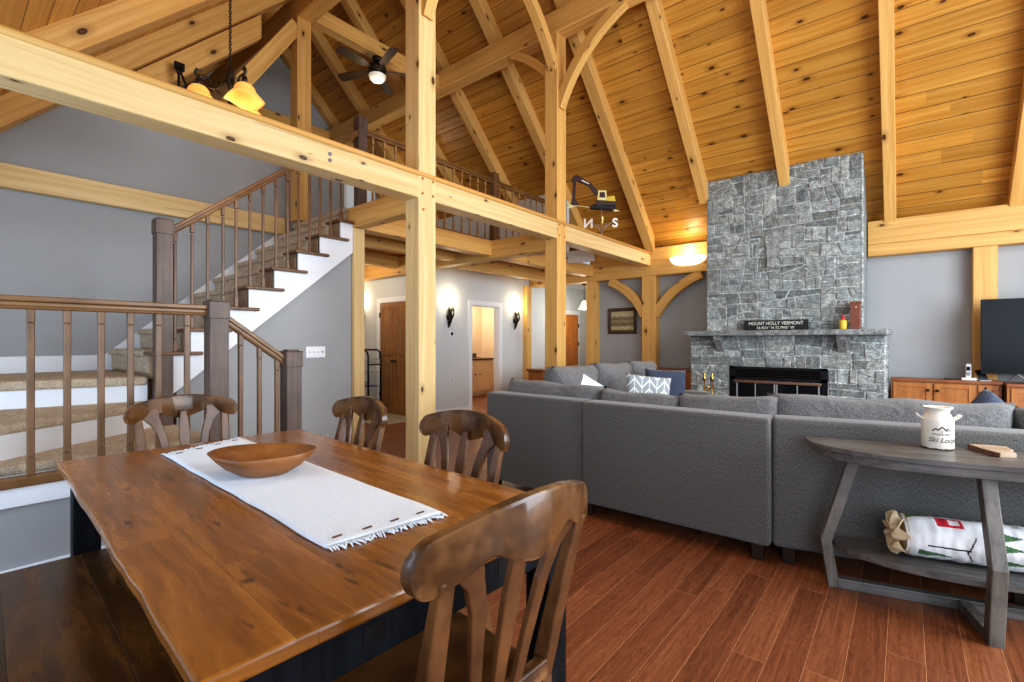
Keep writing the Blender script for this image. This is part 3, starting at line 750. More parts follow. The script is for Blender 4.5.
sl = .80; Z0 = 2.245
handrail(rc, (-4.75, 1.26, Z0), (-4.78, 3.08, Z0+1.82*sl), 'oak_rail', .06, .055)
for y in (1.307, 1.432, 1.551, 1.674, 1.783, 1.904, 2.022, 2.144, 2.257, 2.371, 2.485, 2.599, 2.719, 2.842):
    k = max(0, min(NR-1, int((y-RY+.04)/RUN))); baluster(rc, -4.75, y, 1.03+RISE*(k+1), Z0+(y-1.26)*sl-.04, .03)
newel(rc, -4.80, 3.115, 2.58, 3.87, .105)
rd = thing('loft_railing', 'oak railing along the edge of the loft above the hall', 'railing')
handrail(rd, (-4.82, 3.16, 3.75), (-4.82, 7.28, 3.75), 'oak_rail', .06, .055)
mm = M(); mm.box((-4.86, 3.17, 2.80), (-4.78, 7.28, 2.835), u='y'); mm.build('base_rail', 'oak', rd, bevel=.004)
newel(rd, -4.82, 5.43, 2.80, 3.87, .10, 'oak')
for k in range(24):
    y = 3.29+k*.162
    if abs(y-5.43) > .07: baluster(rd, -4.82, y, 2.835, 3.71, .03, 'oak_light')

# ------------------------------------------------------------------ fireplace
def clip(poly, n, c):
    """keep points with n.p <= c"""
    out = []
    for i in range(len(poly)):
        a, b = poly[i], poly[(i+1) % len(poly)]
        da, db = n[0]*a[0]+n[1]*a[1]-c, n[0]*b[0]+n[1]*b[1]-c
        if da <= 0: out.append(a)
        if da*db < 0:
            t = da/(da-db); out.append((a[0]+(b[0]-a[0])*t, a[1]+(b[1]-a[1])*t))
    return out
def area(p): return abs(sum(p[i][0]*p[(i+1) % len(p)][1]-p[(i+1) % len(p)][0]*p[i][1] for i in range(len(p))))/2
def inset(p, d):
    s = sum(p[i][0]*p[(i+1) % len(p)][1]-p[(i+1) % len(p)][0]*p[i][1] for i in range(len(p)))
    if s < 0: p = p[::-1]
    q = list(p)
    for i in range(len(p)):
        a, b = p[i], p[(i+1) % len(p)]; L = math.dist(a, b)
        if L < 1e-6: continue
        n = ((b[1]-a[1])/L, -(b[0]-a[0])/L); q = clip(q, n, n[0]*a[0]+n[1]*a[1]-d)
        if len(q) < 3: return []
    return q
SR = random.Random(21)
def sharp(p):
    n = len(p)
    for i in range(n):
        a, b, c = p[i-1], p[i], p[(i+1) % n]; u = (a[0]-b[0], a[1]-b[1]); w = (c[0]-b[0], c[1]-b[1])
        L = math.hypot(*u)*math.hypot(*w)
        if L < 1e-9 or math.hypot(*u) < .035: return True
        if math.acos(max(-1, min(1, (u[0]*w[0]+u[1]*w[1])/L))) < R(58): return True
    return False
def split(poly, amax, out, tries=0):
    A = area(poly)
    if tries == 0 and (A < amax*(0.35+SR.random()*1.2) or A < .004): out.append(poly); return
    xs = [p[0] for p in poly]; ys = [p[1] for p in poly]; w, h = max(xs)-min(xs), max(ys)-min(ys)
    horiz = h*1.45 > w if SR.random() > .12 else h*1.45 < w
    tilt = SR.gauss(0, .045) if SR.random() < .74 else SR.uniform(-.5, .5)
    t = .5+SR.uniform(-.22, .22)
    n = (math.sin(tilt), math.cos(tilt)) if horiz else (math.cos(tilt), math.sin(tilt))
    px, py = (min(xs)+w*t, min(ys)+h*t); c = n[0]*px+n[1]*py
    a, b = clip(poly, n, c), clip(poly, (-n[0], -n[1]), -c)
    if len(a) < 3 or len(b) < 3: out.append(poly); return
    if sharp(a) or sharp(b):
        if tries < 6: return split(poly, amax, out, tries+1)
        out.append(poly); return
    split(a, amax, out); split(b, amax, out)
def stones(mm, poly, f, amax=.05, dep=(.008, .026), joint=.006):
    cells = []
    xs = [p[0] for p in poly]; ys = [p[1] for p in poly]
    split(poly, amax, cells)
    for c in cells:
        q = inset(c, joint*(.7+SR.random()*.7))
        if len(q) < 3: continue
        r = inset(q, .006)
        if len(r) < 3: continue
        d = SR.uniform(*dep); v = SR.choice((.21, .26, .29, .32, .36, .41))*SR.uniform(.9, 1.1); wm = SR.uniform(-.012, .012)
        col = (v*.93+wm, v*1.01, v*.99-wm, 1); n = len(r); q2 = q if len(q) == n else r
        b = len(mm.v)
        for p in q2: mm.v.append(Vector(f(p[0], p[1], 0)))
        for p in r: mm.v.append(Vector(f(p[0], p[1], d+SR.uniform(-.002, .002))))
        mm.face([b+n+i for i in range(n)], None, 0, False, col)
        sc3 = tuple(.15*a_+.85*m_*.9 for a_, m_ in zip(col[:3], MORT))+(1,)
        for i in range(n): mm.face([b+i, b+(i+1) % n, b+n+(i+1) % n, b+n+i], None, 0, False, sc3)
MORT = (.50, .53, .52, 1)
def mortar(mm, lo, hi):
    b0 = len(mm.f); mm.box(lo, hi)
    for i in range(b0, len(mm.f)): mm.col[i] = MORT; mm.uv[i] = None
fp = thing('fireplace', 'tall gray stone chimney and fireplace with slab mantel and glass firebox doors', 'fireplace', (-1.41, 7.6, 0)); fp['kind'] = 'thing'
fx, fy = -1.41, 7.6
def fbuild(mm, *a, **k):
    for i, v in enumerate(mm.v): mm.v[i] = v-Vector((fx, fy, 0))
    return mm.build(*a, parent=fp, **k)
mm = M(); CT = 3.83
mortar(mm, (-2.38, 7.67, 1.40), (-.435, 8.43, CT))
rects = []
stones(mm, [(-2.38, 1.46), (-.432, 1.46), (-.432, CT), (-2.38, CT)], lambda a, b, t: (a, 7.67-t, b), .042)
stones(mm, [(7.65, 1.46), (8.43, 1.46), (8.43, 3.1), (7.65, 3.78)], lambda a, b, t: (-.435+t, a, b), .05)
# a pale stone set in the chimney, wider at its top left
b0 = len(mm.f)
mm.prism([(-1.53, 2.38), (-1.40, 2.38), (-1.39, 2.52), (-1.36, 2.6), (-1.30, 2.79), (-1.09, 2.83), (-1.06, 2.92), (-1.32, 2.88), (-1.32, 2.84), (-1.56, 2.83), (-1.54, 2.6)], lambda a, b, t: (a, 7.65-t, b), -.01, .014)
for i in range(b0, len(mm.f)): mm.col[i] = (.34, .35, .35, 1); mm.uv[i] = None
fbuild(mm, 'chimney_stone', 'stone')
mm = M()
mortar(mm, (-2.59, 7.56, 0), (-2.01, 8.43, 1.40)); mortar(mm, (-.79, 7.56, 0), (-.19, 8.43, 1.40)); mortar(mm, (-2.02, 7.56, .95), (-.78, 8.43, 1.40))
F = lambda a, b, t: (a, 7.56-t, b)
stones(mm, [(-2.59, .0), (-2.015, .0), (-2.015, .95), (-2.59, .95)], F, .04)
stones(mm, [(-.785, .0), (-.19, .0), (-.19, .95), (-.785, .95)], F, .04)
stones(mm, [(-2.59, .95), (-.19, .95), (-.19, 1.40), (-2.59, 1.40)], F, .045)
stones(mm, [(7.56, 0), (8.43, 0), (8.43, 1.40), (7.56, 1.40)], lambda a, b, t: (-.19+t, a, b), .05)
fbuild(mm, 'hearth_stone', 'stone')
mm = M(); b0 = 0
mm.prism([(-2.63, 7.33), (-.165, 7.28), (-.13, 7.33), (-.12, 7.6), (-.13, 7.75), (-2.62, 7.75)], XY(0), 1.395, 1.47)
for i in range(len(mm.f)): mm.col[i] = (.26, .28, .28, 1); mm.uv[i] = None
fbuild(mm, 'mantel_shelf', 'stone', bevel=.016, seg=2)
for x in (-2.15, -.63):
    mm = M(); mm.prism([(7.57, 1.395), (7.36, 1.395), (7.36, 1.34), (7.46, 1.25), (7.54, 1.17), (7.57, 1.15)], YZ(x), -.055, .055)
    for i in range(len(mm.f)): mm.col[i] = (.24, .25, .25, 1); mm.uv[i] = None
    fbuild(mm, 'corbel', 'stone', bevel=.008)
mm = M(); y = 7.535
for q in (((-2.01, y, .0), (-1.93, y+.03, .95)), ((-.87, y, .0), (-.79, y+.03, .95)), ((-2.01, y, .76), (-.79, y+.03, .80)), ((-2.01, y, .92), (-.79, y+.03, .95)), ((-2.01, y, 0), (-.79, y+.03, .1))): mm.box(*q)
for k in range(4): mm.beam((-1.93, y+.02, .815+k*.028), (-.87, y+.02, .815+k*.028), .03, .012, (0, .5, 1))
fr = fbuild(mm, 'firebox_frame', 'black')
mm = M(); mm.box((-1.95, y-.02, .715), (-.86, y+.02, .755)); h = fbuild(mm, 'hood_bar', 'bronze', bevel=.006)
for a, b in ((-1.92, -1.41), (-1.40, -.88)):
    mm = M(); mm.box((a+.012, y+.012, .11), (b-.012, y+.02, .705)); gp = fbuild(mm, 'glass_door', 'dark_glass')
    mm = M()
    for q in (((a, y+.002, .1), (a+.018, y+.026, .715)), ((b-.018, y+.002, .1), (b, y+.026, .715)), ((a, y+.002, .1), (b, y+.026, .118))): mm.box(*q)
    mm.box(((a+b)/2-.006, y+.002, .1), ((a+b)/2+.006, y+.026, .715))
    ob = mm.build('door_frame', 'grey_plastic', None); ob.parent = gp; ob.matrix_parent_inverse = Matrix(); ob.location = (-fx, -fy, 0)

# things on the mantel
sg = thing('name_sign', 'black wooden sign with white town name and coordinates on the mantel', 'sign', (-1.41, 7.55, 1.47))
mm = M(); mm.box((-.40, -.012, 0), (.40, .012, .145)); mm.build('board', 'sign', sg, bevel=.003)
text('MOUNT HOLLY VERMONT', .066, (0, -.013, .098), (R(90), 0, 0), 'letter', sg, sx=.86)
text('43.4531\u00b0 N 72.7945\u00b0 W', .052, (0.0, -.013, .036), (R(90), 0, 0), 'letter', sg, sx=.92)
cb = thing('oil_can', 'small yellow can with a red spout on the mantel', 'can', (-.62, 7.50, 1.47))
mm = M(); mm.lathe([(.0, 0), (.048, 0), (.05, .01), (.05, .12), (.045, .135), (.02, .15), (0, .152)], 20); mm.build('can_body', 'yellow', cb)
mm = M(); mm.lathe([(.0, .14), (.02, .14), (.024, .17), (.012, .20), (.006, .23), (0, .232)], 14); mm.build('spout', 'red', cb)
mm = M(); mm.tube([(.05, 0, .12), (.075, 0, .13), (.082, 0, .10)], .006, 6); mm.build('handle', 'yellow', cb)
cb.scale = (.85, .85, .85)
bx = thing('copper_box', 'tall narrow copper-brown box at the right end of the mantel', 'box', (-.49, 7.53, 1.47))
mm = M(); mm.box((-.055, -.05, 0), (.055, .05, .345)); mm.build('case', 'copper', bx, bevel=.005)
mm = M(); mm.box((-.062, -.057, .325), (.062, .057, .355)); mm.lathe([(0, .0), (.018, 0), (.018, .006), (0, .006)], 12, (0, 0, .0)); mm.build('lid', 'copper', bx, bevel=.004)
mm = M(); mm.lathe([(0, 0), (.014, 0), (.012, .008), (0, .008)], 12); k = mm.build('clasp', 'brass', bx); k.location = (0, -.05, .28); k.rotation_euler = (R(90), 0, 0)
# fire tools
ft = thing('fire_tools', 'brass fireplace tool stand left of the firebox', 'fireplace tools', (-2.245, 7.30, 0))
mm = M(); mm.lathe([(0, 0), (.13, 0), (.13, .012), (.05, .03), (.014, .04), (.012, .62), (.02, .64), (.0, .67)], 20); mm.build('stand', 'brass', ft)
for i, (dx, dy) in enumerate(((-.055, 0), (.05, .02))):
    mm = M(); mm.tube([(dx, dy, .12), (dx, dy, .74)], .008, 8); mm.lathe([(0, 0), (.018, 0), (.022, .05), (.012, .10), (.016, .13), (0, .14)], 12, (dx, dy, .72)); mm.box((dx-.035, dy-.01, .06), (dx+.035, dy+.01, .17)); mm.tube([(dx, dy, .60), (dx*.4, dy*.4, .60)], .005, 6); mm.build('tool', 'brass', ft)

# ------------------------------------------------------------------ dining table, bench, chairs
TZ = .775
tb = thing('dining_table', 'large rustic dining table with glossy brown plank top and black base', 'table', (-1.886, .862, 0), R(-2.6))
L, W = 2.09, 1.09
pts = []
n = 60
for i in range(n+1):
    x = -L/2+L*i/n; w = .008*noise.noise(Vector((x*2.6, 1.7, 0)))+.004*noise.noise(Vector((x*9, 4.2, 0))); pts.append((x, -W/2+w))
pts += [(L/2+.004*noise.noise(Vector((0, y*9., 3))), y) for y in [-W/2+W*i/14 for i in range(1, 14)]]
for i in range(n, -1, -1):
    x = -L/2+L*i/n; w = .008*noise.noise(Vector((x*3.4, 8.7, 0))); pts.append((x, W/2+w))
mm = M(); mm.prism(pts, XY(0), TZ-.034, TZ); mm.build('table_top', 'table', tb, bevel=.007, seg=2)
for sx in (-1, 1):
    for sy in (-1, 1):
        mm = M(); x, y = sx*(L/2-.085), sy*(W/2-.085); mm.box((x-.048, y-.048, 0), (x+.048, y+.048, TZ-.034), u='z'); mm.build('leg', 'table_base', tb, bevel=.006)
mm = M()
for s in (-1, 1):
    mm.box((-L/2+.13, s*(W/2-.085)-.014, .625), (L/2-.13, s*(W/2-.085)+.014, TZ-.034)); mm.box((s*(L/2-.06)-.014, -W/2+.12, .625), (s*(L/2-.06)+.014, W/2-.12, TZ-.034), u='y')
mm.build('apron', 'table_base', tb, bevel=.004)
for y in (-.20, .22):
    mm = M(); mm.box((L/2-.052, y-.028, .655), (L/2-.0445, y+.028, .705)); mm.build('notch', 'black', tb)
bn = thing('bench', 'dark glossy wooden bench along the near side of the dining table', 'bench', (-1.80, .225, 0), R(-2.6))
mm = M(); mm.prism([(-.77, -.21), (.76, -.215), (.755, .2), (-.765, .205)], XY(0), .42, .465); mm.build('seat', 'bench', bn, bevel=.007)
for sx in (-1, 1):
    for sy in (-1, 1):
        mm = M(); x, y = sx*.68, sy*.13; mm.box((x-.035, y-.035, 0), (x+.035, y+.035, .42), u='z'); mm.build('leg', 'table_base', bn, bevel=.005)
mm = M(); mm.box((-.68, -.14, .34), (.68, -.12, .42)); mm.box((-.68, .12, .34), (.68, .14, .42)); mm.box((-.69, -.13, .34), (-.67, .13, .42)); mm.box((.67, -.13, .34), (.69, .13, .42)); mm.build('apron', 'table_base', bn)

def make_chair(label):
    t = thing('dining_chair', label, 'chair', (0, 0, 0), 0, 'dining chairs')
    # local: front is +y, back rest at -y
    lean = lambda z: -.205-.115*max(0, (z-.45)/.55)**1.15
    mm = M(); seat = []
    for i in range(40):
        a = 2*PI*i/40; c, s_ = math.cos(a), math.sin(a); e = .35
        x = math.copysign(abs(c)**e, c); y = math.copysign(abs(s_)**e, s_)
        seat.append((x*(.225+.02*y), y*.215+.0))
    mm.prism(seat, XY(0), .425, .46); mm.build('seat', 'chair', t, bevel=.010, seg=3)
    for sx in (-1, 1):
        mm = M(); mm.beam((sx*.19, .17, .425), (sx*.20, .185, 0), .045, .045, (0, 1, 0), taper=.72); mm.build('leg', 'chair_v', t, bevel=.005)
    for sx in (-1, 1):
        path = [(sx*.20, -.26, 0), (sx*.20, -.215, .22), (sx*.202, -.20, .44)]+[(sx*(.202+.018*(k/6)), lean(.45+.49*k/6), .45+.43*k/6) for k in range(1, 7)]
        mm = M(); mm.sweep(path, (1, 0, 0), [.034, .036, .042, .044, .046, .048, .046, .042, .038], [.036, .04, .046, .044, .04, .036, .032, .028, .024]); mm.build('leg', 'chair_v', t, bevel=.005)
    mm = M(); mm.box((-.185, .165, .36), (.185, .187, .426)); mm.box((-.19, -.205, .36), (.19, -.185, .426)); mm.box((-.205, -.19, .36), (-.183, .17, .426), u='y'); mm.box((.183, -.19, .36), (.205, .17, .426), u='y'); mm.build('seat_frame', 'chair', t, bevel=.004)
    # crest rail: bowed backwards, scalloped lower edge
    def top(s): return 1.0-.052*abs(s)**1.9
    def bot(s):
        a = abs(s)
        base = .894-.050*max(0, (a-.42)/.58)**1.1
        lobe = .034*math.exp(-(s/.26)**2)
        notch = .012*math.exp(-((a-.46)/.12)**2)
        return base-lobe+notch
    mm = M(); nx = 48; b = 0; ring = []
    for i in range(nx+1):
        s = -math.cos(PI*i/nx); x = s*.287; zt, zb = top(s), bot(s)
        e = (1-min(1, max(0, (abs(s)-.86)/.14))**2)**.5 if abs(s) > .86 else 1.0
        mid = (zt+zb)/2-.004; hz = max((zt-zb)/2*e, .004)
        y0 = -.338+.062*s*s
        ring.append([(x, y0+dy, mid+q*hz) for dy, q in ((.013, -1), (.016, -.9), (.016, .9), (.012, 1), (-.012, 1), (-.016, .9), (-.016, -.9), (-.013, -1))])
    for r_ in ring: mm.v += [Vector(p) for p in r_]
    for i in range(nx):
        for k in range(8): j = (k+1) % 8; mm.face([i*8+k, i*8+j, (i+1)*8+j, (i+1)*8+k], None, 0, True)
    mm.face(range(8)); mm.face([nx*8+k for k in range(8)][::-1])
    cr = mm.build('crest_rail', 'chair', t)
    md = cr.modifiers.new('es', 'EDGE_SPLIT'); md.split_angle = R(32)
    # splats
    def slat(pth, ws):
        n_ = len(pth); mm = M()
        # smooth interpolation
        P = []; Wd = []
        for i in range(n_-1):
            for k in range(5):
                f = k/5; f2 = f*f*(3-2*f); P.append((pth[i][0]+(pth[i+1][0]-pth[i][0])*f2 if False else pth[i][0]*(1-f)+pth[i+1][0]*f, pth[i][1]*(1-f)+pth[i+1][1]*f)); Wd.append(ws[i]*(1-f2)+ws[i+1]*f2)
        P.append(pth[-1]); Wd.append(ws[-1])
        mm.sweep([(x, lean(z)-.012, z) for x, z in P], (1, 0, 0), Wd, .017)
        return mm.build('splat', 'chair_v', t, bevel=.004)
    for sx in (-1, 1):
        slat([(sx*.152, .925), (sx*.160, .875), (sx*.130, .825), (sx*.108, .76), (sx*.094, .66), (sx*.080, .56), (sx*.066, .46)], [.064, .080, .052, .044, .040, .036, .034])
    slat([(0, .90), (0, .83), (0, .76), (0, .66), (0, .56), (0, .46)], [.034, .050, .058, .050, .040, .034])
    mm = M(); mm.beam((-.19, lean(.47)-.012, .475), (.19, lean(.47)-.012, .475), .03, .05); mm.build('lower_rail', 'chair', t, bevel=.005)
    return t
ch = make_chair('brown wooden dining chair at the near table end, its curved back closest to the camera')
ch.location = (-.955, .835, 0); ch.rotation_euler = (0, 0, R(88))
dup(ch, (-1.585, 1.27, 0), R(178), 'brown wooden dining chair on the long table side, beside the sofa')
dup(ch, (-2.45, 1.285, 0), R(176), 'brown wooden dining chair on the long table side, in front of the pine double door')
dup(ch, (-3.05, .955, 0), R(-92), 'brown wooden dining chair at the far table end, before the stair railing')

# runner and bowl
rn = thing('table_runner', 'white woven table runner with fringed ends on the dining table', 'runner', (0, 0, TZ))
a, b_, c, d_ = [Vector(p) for p in ((-2.70, .70, 0), (-2.86, 1.10, 0), (-1.115, 1.02, 0), (-1.165, .655, 0))]
def rf(u, v):
    p = (a.lerp(d_, u)).lerp(b_.lerp(c, u), v); p.z = .004+.0025*noise.noise(Vector((p.x*7, p.y*9, 0)))+.0025*abs(noise.noise(Vector((p.x*2.3, 5, 1))))
    p.y += .008*noise.noise(Vector((u*6, 3 if v < .5 else 9, 0)))
    return p
mm = M(); mm.grid(60, 16, rf); cl = mm.build('cloth', 'linen', rn); md = cl.modifiers.new('th', 'SOLIDIFY'); md.thickness = .004; md.offset = 1
mm = M()
for e, (q0, q1, dr) in enumerate(((a, b_, (d_-a).normalized()*-1), (d_, c, (d_-a).normalized()))):
    mm = M()
    for k in range(46):
        t0 = (k+.5)/46; p = q0.lerp(q1, t0); l = .022+.016*rnd.random(); w = Vector((rnd.gauss(0, .35), rnd.gauss(0, .35), 0))
        mm.tube([p+Vector((0, 0, .006)), p+dr*l*.5+w*.012+Vector((0, 0, .007)), p+(dr+w).normalized()*l+Vector((0, 0, .003))], [.004, .003, .0015], 5)
    mm.build('fringe', 'linen', rn)
mm = M()
for q0, q1, dr in ((a, b_, (d_-a).normalized()), (d_, c, -(d_-a).normalized())):
    for k in range(4):
        p = q0.lerp(q1, (k+.6)/4.2)+dr*.045; mm.beam(p+Vector((0, -.014, .010)), p+Vector((0, .014, .010)), .006, .003)
mm.build('stitch', 'bark', rn)
# dough bowl: rounded square rim with pointed tips left and right
bw = thing('dough_bowl', 'shallow carved wooden dough bowl on the white runner', 'bowl', (-2.005, .855, TZ+.008), R(39.4))
def rim(t):
    c, s = math.cos(t), math.sin(t)
    e = 1.42
    x = math.copysign(abs(c)**(2/e), c)*.205; y = math.copysign(abs(s)**(2/2.3), s)*.165
    return x, y
mm = M(); prof = [(.34, 0.0), (.50, .006), (.70, .032), (.88, .062), (1.0, .088), (.955, .090), (.84, .066), (.66, .038), (.46, .016), (.25, .012), (.02, .012)]; N = 56; b0 = 0
for r_, z in prof:
    for k in range(N):
        x, y = rim(2*PI*k/N); q = (r_ if r_ > .5 else r_*.95)
        mm.v.append(Vector((x*q, y*q, z*(1+.10*abs(x)/.225 if r_ > .8 else 1))))
for i in range(len(prof)-1):
    for k in range(N): j = (k+1) % N; mm.face([i*N+k, i*N+j, (i+1)*N+j, (i+1)*N+k], None, 0, True)
mm.face(list(range(N))[::-1]); mm.face([(len(prof)-1)*N+k for k in range(N)]); mm.build('bowl_body', 'bowl', bw)

# ------------------------------------------------------------------ sectional sofa
so = thing('sectional_sofa', 'large gray upholstered sectional sofa with its back to the dining table', 'sofa', (0, 0, 0)); so['kind'] = 'thing'
def rbox(name, lo, hi, mat, parent, bev=.04, loc=None, rz=0, seg=4):
    mm = M(); mm.box(lo, hi); o = mm.build(name, mat, parent, bevel=bev, seg=seg, smooth=True)
    if loc is not None: o.location = loc; o.rotation_euler = (0, 0, rz)
    return o
def cushion(name, w, d, h, mat, parent, loc, rot=(0, 0, 0), puff=.42, wrinkle=.022, seed=0, uvm=None, corner=.05):
    """pillow standing in its own xz plane, thickness d along y"""
    mm = M(); n_ = 22
    for sgn in (-1, 1):
        def f(u, v):
            a, c = u*2-1, v*2-1
            ed = max(0.0, (1-abs(a)**2.6))**.5*max(0.0, (1-abs(c)**2.6))**.5
            pinch = 1-corner*(a*a*(1-abs(c)**1.5)+c*c*(1-abs(a)**1.5))
            x, z = a*w/2*(1-corner*(1-c*c)*.6), c*h/2*(1-corner*(1-a*a)*.6)
            y = sgn*(d/2)*(ed**puff if ed > 0 else 0)
            q = Vector((x*5+seed, z*5, sgn*3+seed)); wv = wrinkle*noise.noise(q)*ed+wrinkle*.8*noise.noise(Vector((x*3+seed, z*14, sgn*2)))*ed
            return (x, y+sgn*wv, z+wrinkle*.7*noise.noise(Vector((x*4+seed, 7, seed)))*c)
        mm.grid(n_, n_, f)
    o = mm.build(name, mat, parent, weld=True, smooth=True); o.location = loc; o.rotation_euler = rot
    return o
ANG = R(13)
# frames (backs)
rbox('back_panel', (-.505, 0, .10), (.505, .20, .862), 'sofa', so, .022, (-2.40, 3.155, 0), R(-1.2))
rbox('back_panel', (0, 0, .10), (1.275, .20, .862), 'sofa', so, .022, (-1.892, 3.128, 0), R(.4))
rbox('back_panel', (0, 0, .10), (2.3, .20, .862), 'sofa', so, .026, (-.607, 3.175, 0), ANG)
rbox('seat_base', (-.5, .2, .10), (.5, 1.0, .44), 'sofa', so, .04, (-2.40, 3.155, 0), R(-1.2))
rbox('seat_base', (0, .2, .10), (1.275, 1.0, .44), 'sofa', so, .04, (-1.892, 3.128, 0), R(.4))
rbox('seat_base', (0, .2, .10), (2.3, 1.0, .44), 'sofa', so, .04, (-.607, 3.175, 0), ANG)
rbox('seat_base', (-2.70, 4.16, .10), (-1.92, 6.25, .44), 'sofa', so, .04)
rbox('back_panel', (-2.9, 3.36, .10), (-2.70, 6.25, .862), 'sofa', so, .03)
rbox('arm', (-2.9, 6.25, .10), (-1.92, 6.47, .665), 'sofa', so, .05)
for y in (4.2, 5.22): rbox('seat_cushion', (-2.68, y, .42), (-1.90, y+1.0, .58), 'cushion', so, .06)
rbox('seat_cushion', (-1.88, 3.36, .42), (-.64, 4.15, .58), 'cushion', so, .06)
rbox('seat_cushion', (0.02, .22, .42), (1.14, 1.02, .58), 'cushion', so, .06, (-.607, 3.175, 0), ANG)
rbox('seat_cushion', (1.16, .22, .42), (2.28, 1.02, .58), 'cushion', so, .06, (-.607, 3.175, 0), ANG)
e1 = Vector((math.cos(ANG), math.sin(ANG), 0)); e2 = Vector((-math.sin(ANG), math.cos(ANG), 0)); SO = Vector((-.607, 3.175, 0))
# back cushions
cushion('back_cushion', 1.00, .27, .44, 'cushion', so, (-2.36, 3.44, .745), (R(-6), R(1), 0), seed=1)
cushion('back_cushion', .66, .28, .42, 'cushion', so, (-1.56, 3.43, .722), (R(-8), R(2), 0), seed=2)
cushion('back_cushion', .66, .27, .44, 'cushion', so, (-.93, 3.43, .735), (R(-8), R(-2.5), 0), seed=3)
p = SO+e1*.58+e2*.31; cushion('back_cushion', 1.20, .30, .47, 'cushion', so, (p.x, p.y, .745), (R(-6), R(0), ANG), seed=4)
p = SO+e1*1.70+e2*.31; cushion('back_cushion', 1.12, .30, .46, 'cushion', so, (p.x, p.y, .725), (R(-6), R(1), ANG), seed=5)
for y, s in ((4.05, 6), (4.85, 7), (5.62, 8)): cushion('back_cushion', .80, .30, .56, 'cushion', so, (-2.60, y, .80), (R(12), R(2), R(90+rnd.uniform(-5, 5))), seed=s, wrinkle=.02)
for x, y in ((-2.82, 3.22), (-1.94, 3.22), (-1.86, 3.20), (-.69, 3.20)):
    mm = M(); mm.beam((x, y, .12), (x, y, 0), .07, .07, (0, 1, 0), taper=.85); mm.build('leg', 'sofa_leg', so, bevel=.004)
for q, r_ in ((.09, .06), (1.1, .06), (2.2, .06), (.09, .9), (2.2, .9)):
    p = SO+e1*q+e2*r_; mm = M(); mm.beam((p.x, p.y, .12), (p.x, p.y, 0), .07, .07, (0, 1, 0), taper=.85); mm.build('leg', 'sofa_leg', so, bevel=.004)
for x, y in ((-2.82, 6.35), (-2.0, 6.35)):
    mm = M(); mm.beam((x, y, .12), (x, y, 0), .07, .07, (0, 1, 0), taper=.85); mm.build('leg', 'sofa_leg', so, bevel=.004)
# loose pillows
pl = cushion('throw_pillow', .46, .16, .34, 'herring', None, (-2.02, 4.62, .80), (R(-10), R(6), R(36)), puff=.5, corner=.08, wrinkle=.006)
tag(pl, 'gray and white herringbone throw pillow on the sofa', 'pillow')
pl = cushion('throw_pillow', .46, .17, .46, 'navy', None, (-2.06, 5.2, .775), (R(-12), R(3), R(40)), puff=.5, corner=.08)
tag(pl, 'dark navy throw pillow behind the herringbone pillow', 'pillow')
pl = cushion('throw_pillow', .42, .15, .36, 'linen', None, (-2.42, 4.12, .78), (R(-14), R(30), R(60)), puff=.5, corner=.08)
tag(pl, 'white throw pillow corner peeking over the left end of the sofa back', 'pillow')
pl = cushion('throw_pillow', .44, .15, .44, 'navy', None, (.41, 4.08, .73), (R(-10), R(43), R(30)), puff=.5, corner=.08)
tag(pl, 'denim blue throw pillow with a raised corner behind the crock and the sofa back', 'pillow')

# ------------------------------------------------------------------ console table behind the sofa
CA = R(15)
ct = thing('console_table', 'weathered gray bow-front console table with lower shelf behind the sofa', 'console table', (-.43, 3.125, 0), CA)
# local: x along the back edge, front is -y
CL, CD, CZ = 1.33, .40, .785
def bow(s, n_=40, L0=-.01, L1=1.33, D=.40, e=2.7, y0=0.0):
    c, h = (L0+L1)/2, (L1-L0)/2
    out = []
    for i in range(n_+1):
        a = PI-PI*i/n_; co, si = math.cos(a), math.sin(a)
        out.append((c+h*math.copysign(abs(co)**(2/e), co), y0-D*abs(si)**(2/e)))
    return out
mm = M(); mm.prism(bow(0), XY(0), CZ-.026, CZ); mm.build('table_top', 'rustic', ct, bevel=.004)
mm = M(); mm.prism(bow(0, L0=.02, L1=1.29, D=.372, y0=-.012), XY(0), CZ-.068, CZ-.026); mm.build('apron', 'rustic', ct, bevel=.003)
mm = M(); mm.prism(bow(0, L0=.115, L1=1.195, D=.30, y0=-.03, e=2.2), XY(0), .222, .252); mm.build('shelf', 'rustic', ct, bevel=.003)
def bent_leg(pts_, name='leg'):
    mm = M(); mm.sweep(pts_, (0, 1, 0), .05, .052); return mm.build(name, 'rustic_v', ct, bevel=.004)
bent_leg([(.215, -.06, .715), (.085, -.06, .245), (.12, -.06, 0.0)])
bent_leg([(1.095, -.06, .715), (1.225, -.06, .245), (1.19, -.06, 0.0)])
mm = M(); mm.sweep([(.655, -.30, .715), (.655, -.405, .34), (.655, -.37, 0.0)], (1, 0, 0), .055, .052); mm.build('leg', 'rustic_v', ct, bevel=.004)
mm = M(); mm.box((.13, -.085, .0), (1.18, -.038, .052)); mm.build('stretcher', 'rustic', ct, bevel=.003)
mm = M(); mm.box((.632, -.35, .0), (.678, -.08, .05), u='y'); mm.build('stretcher', 'rustic_v', ct, bevel=.003)
def cw(x, y, z=0): v = Matrix.Rotation(CA, 3, 'Z') @ Vector((x, y, z)); return Vector((v.x-.43, v.y+3.125, z))

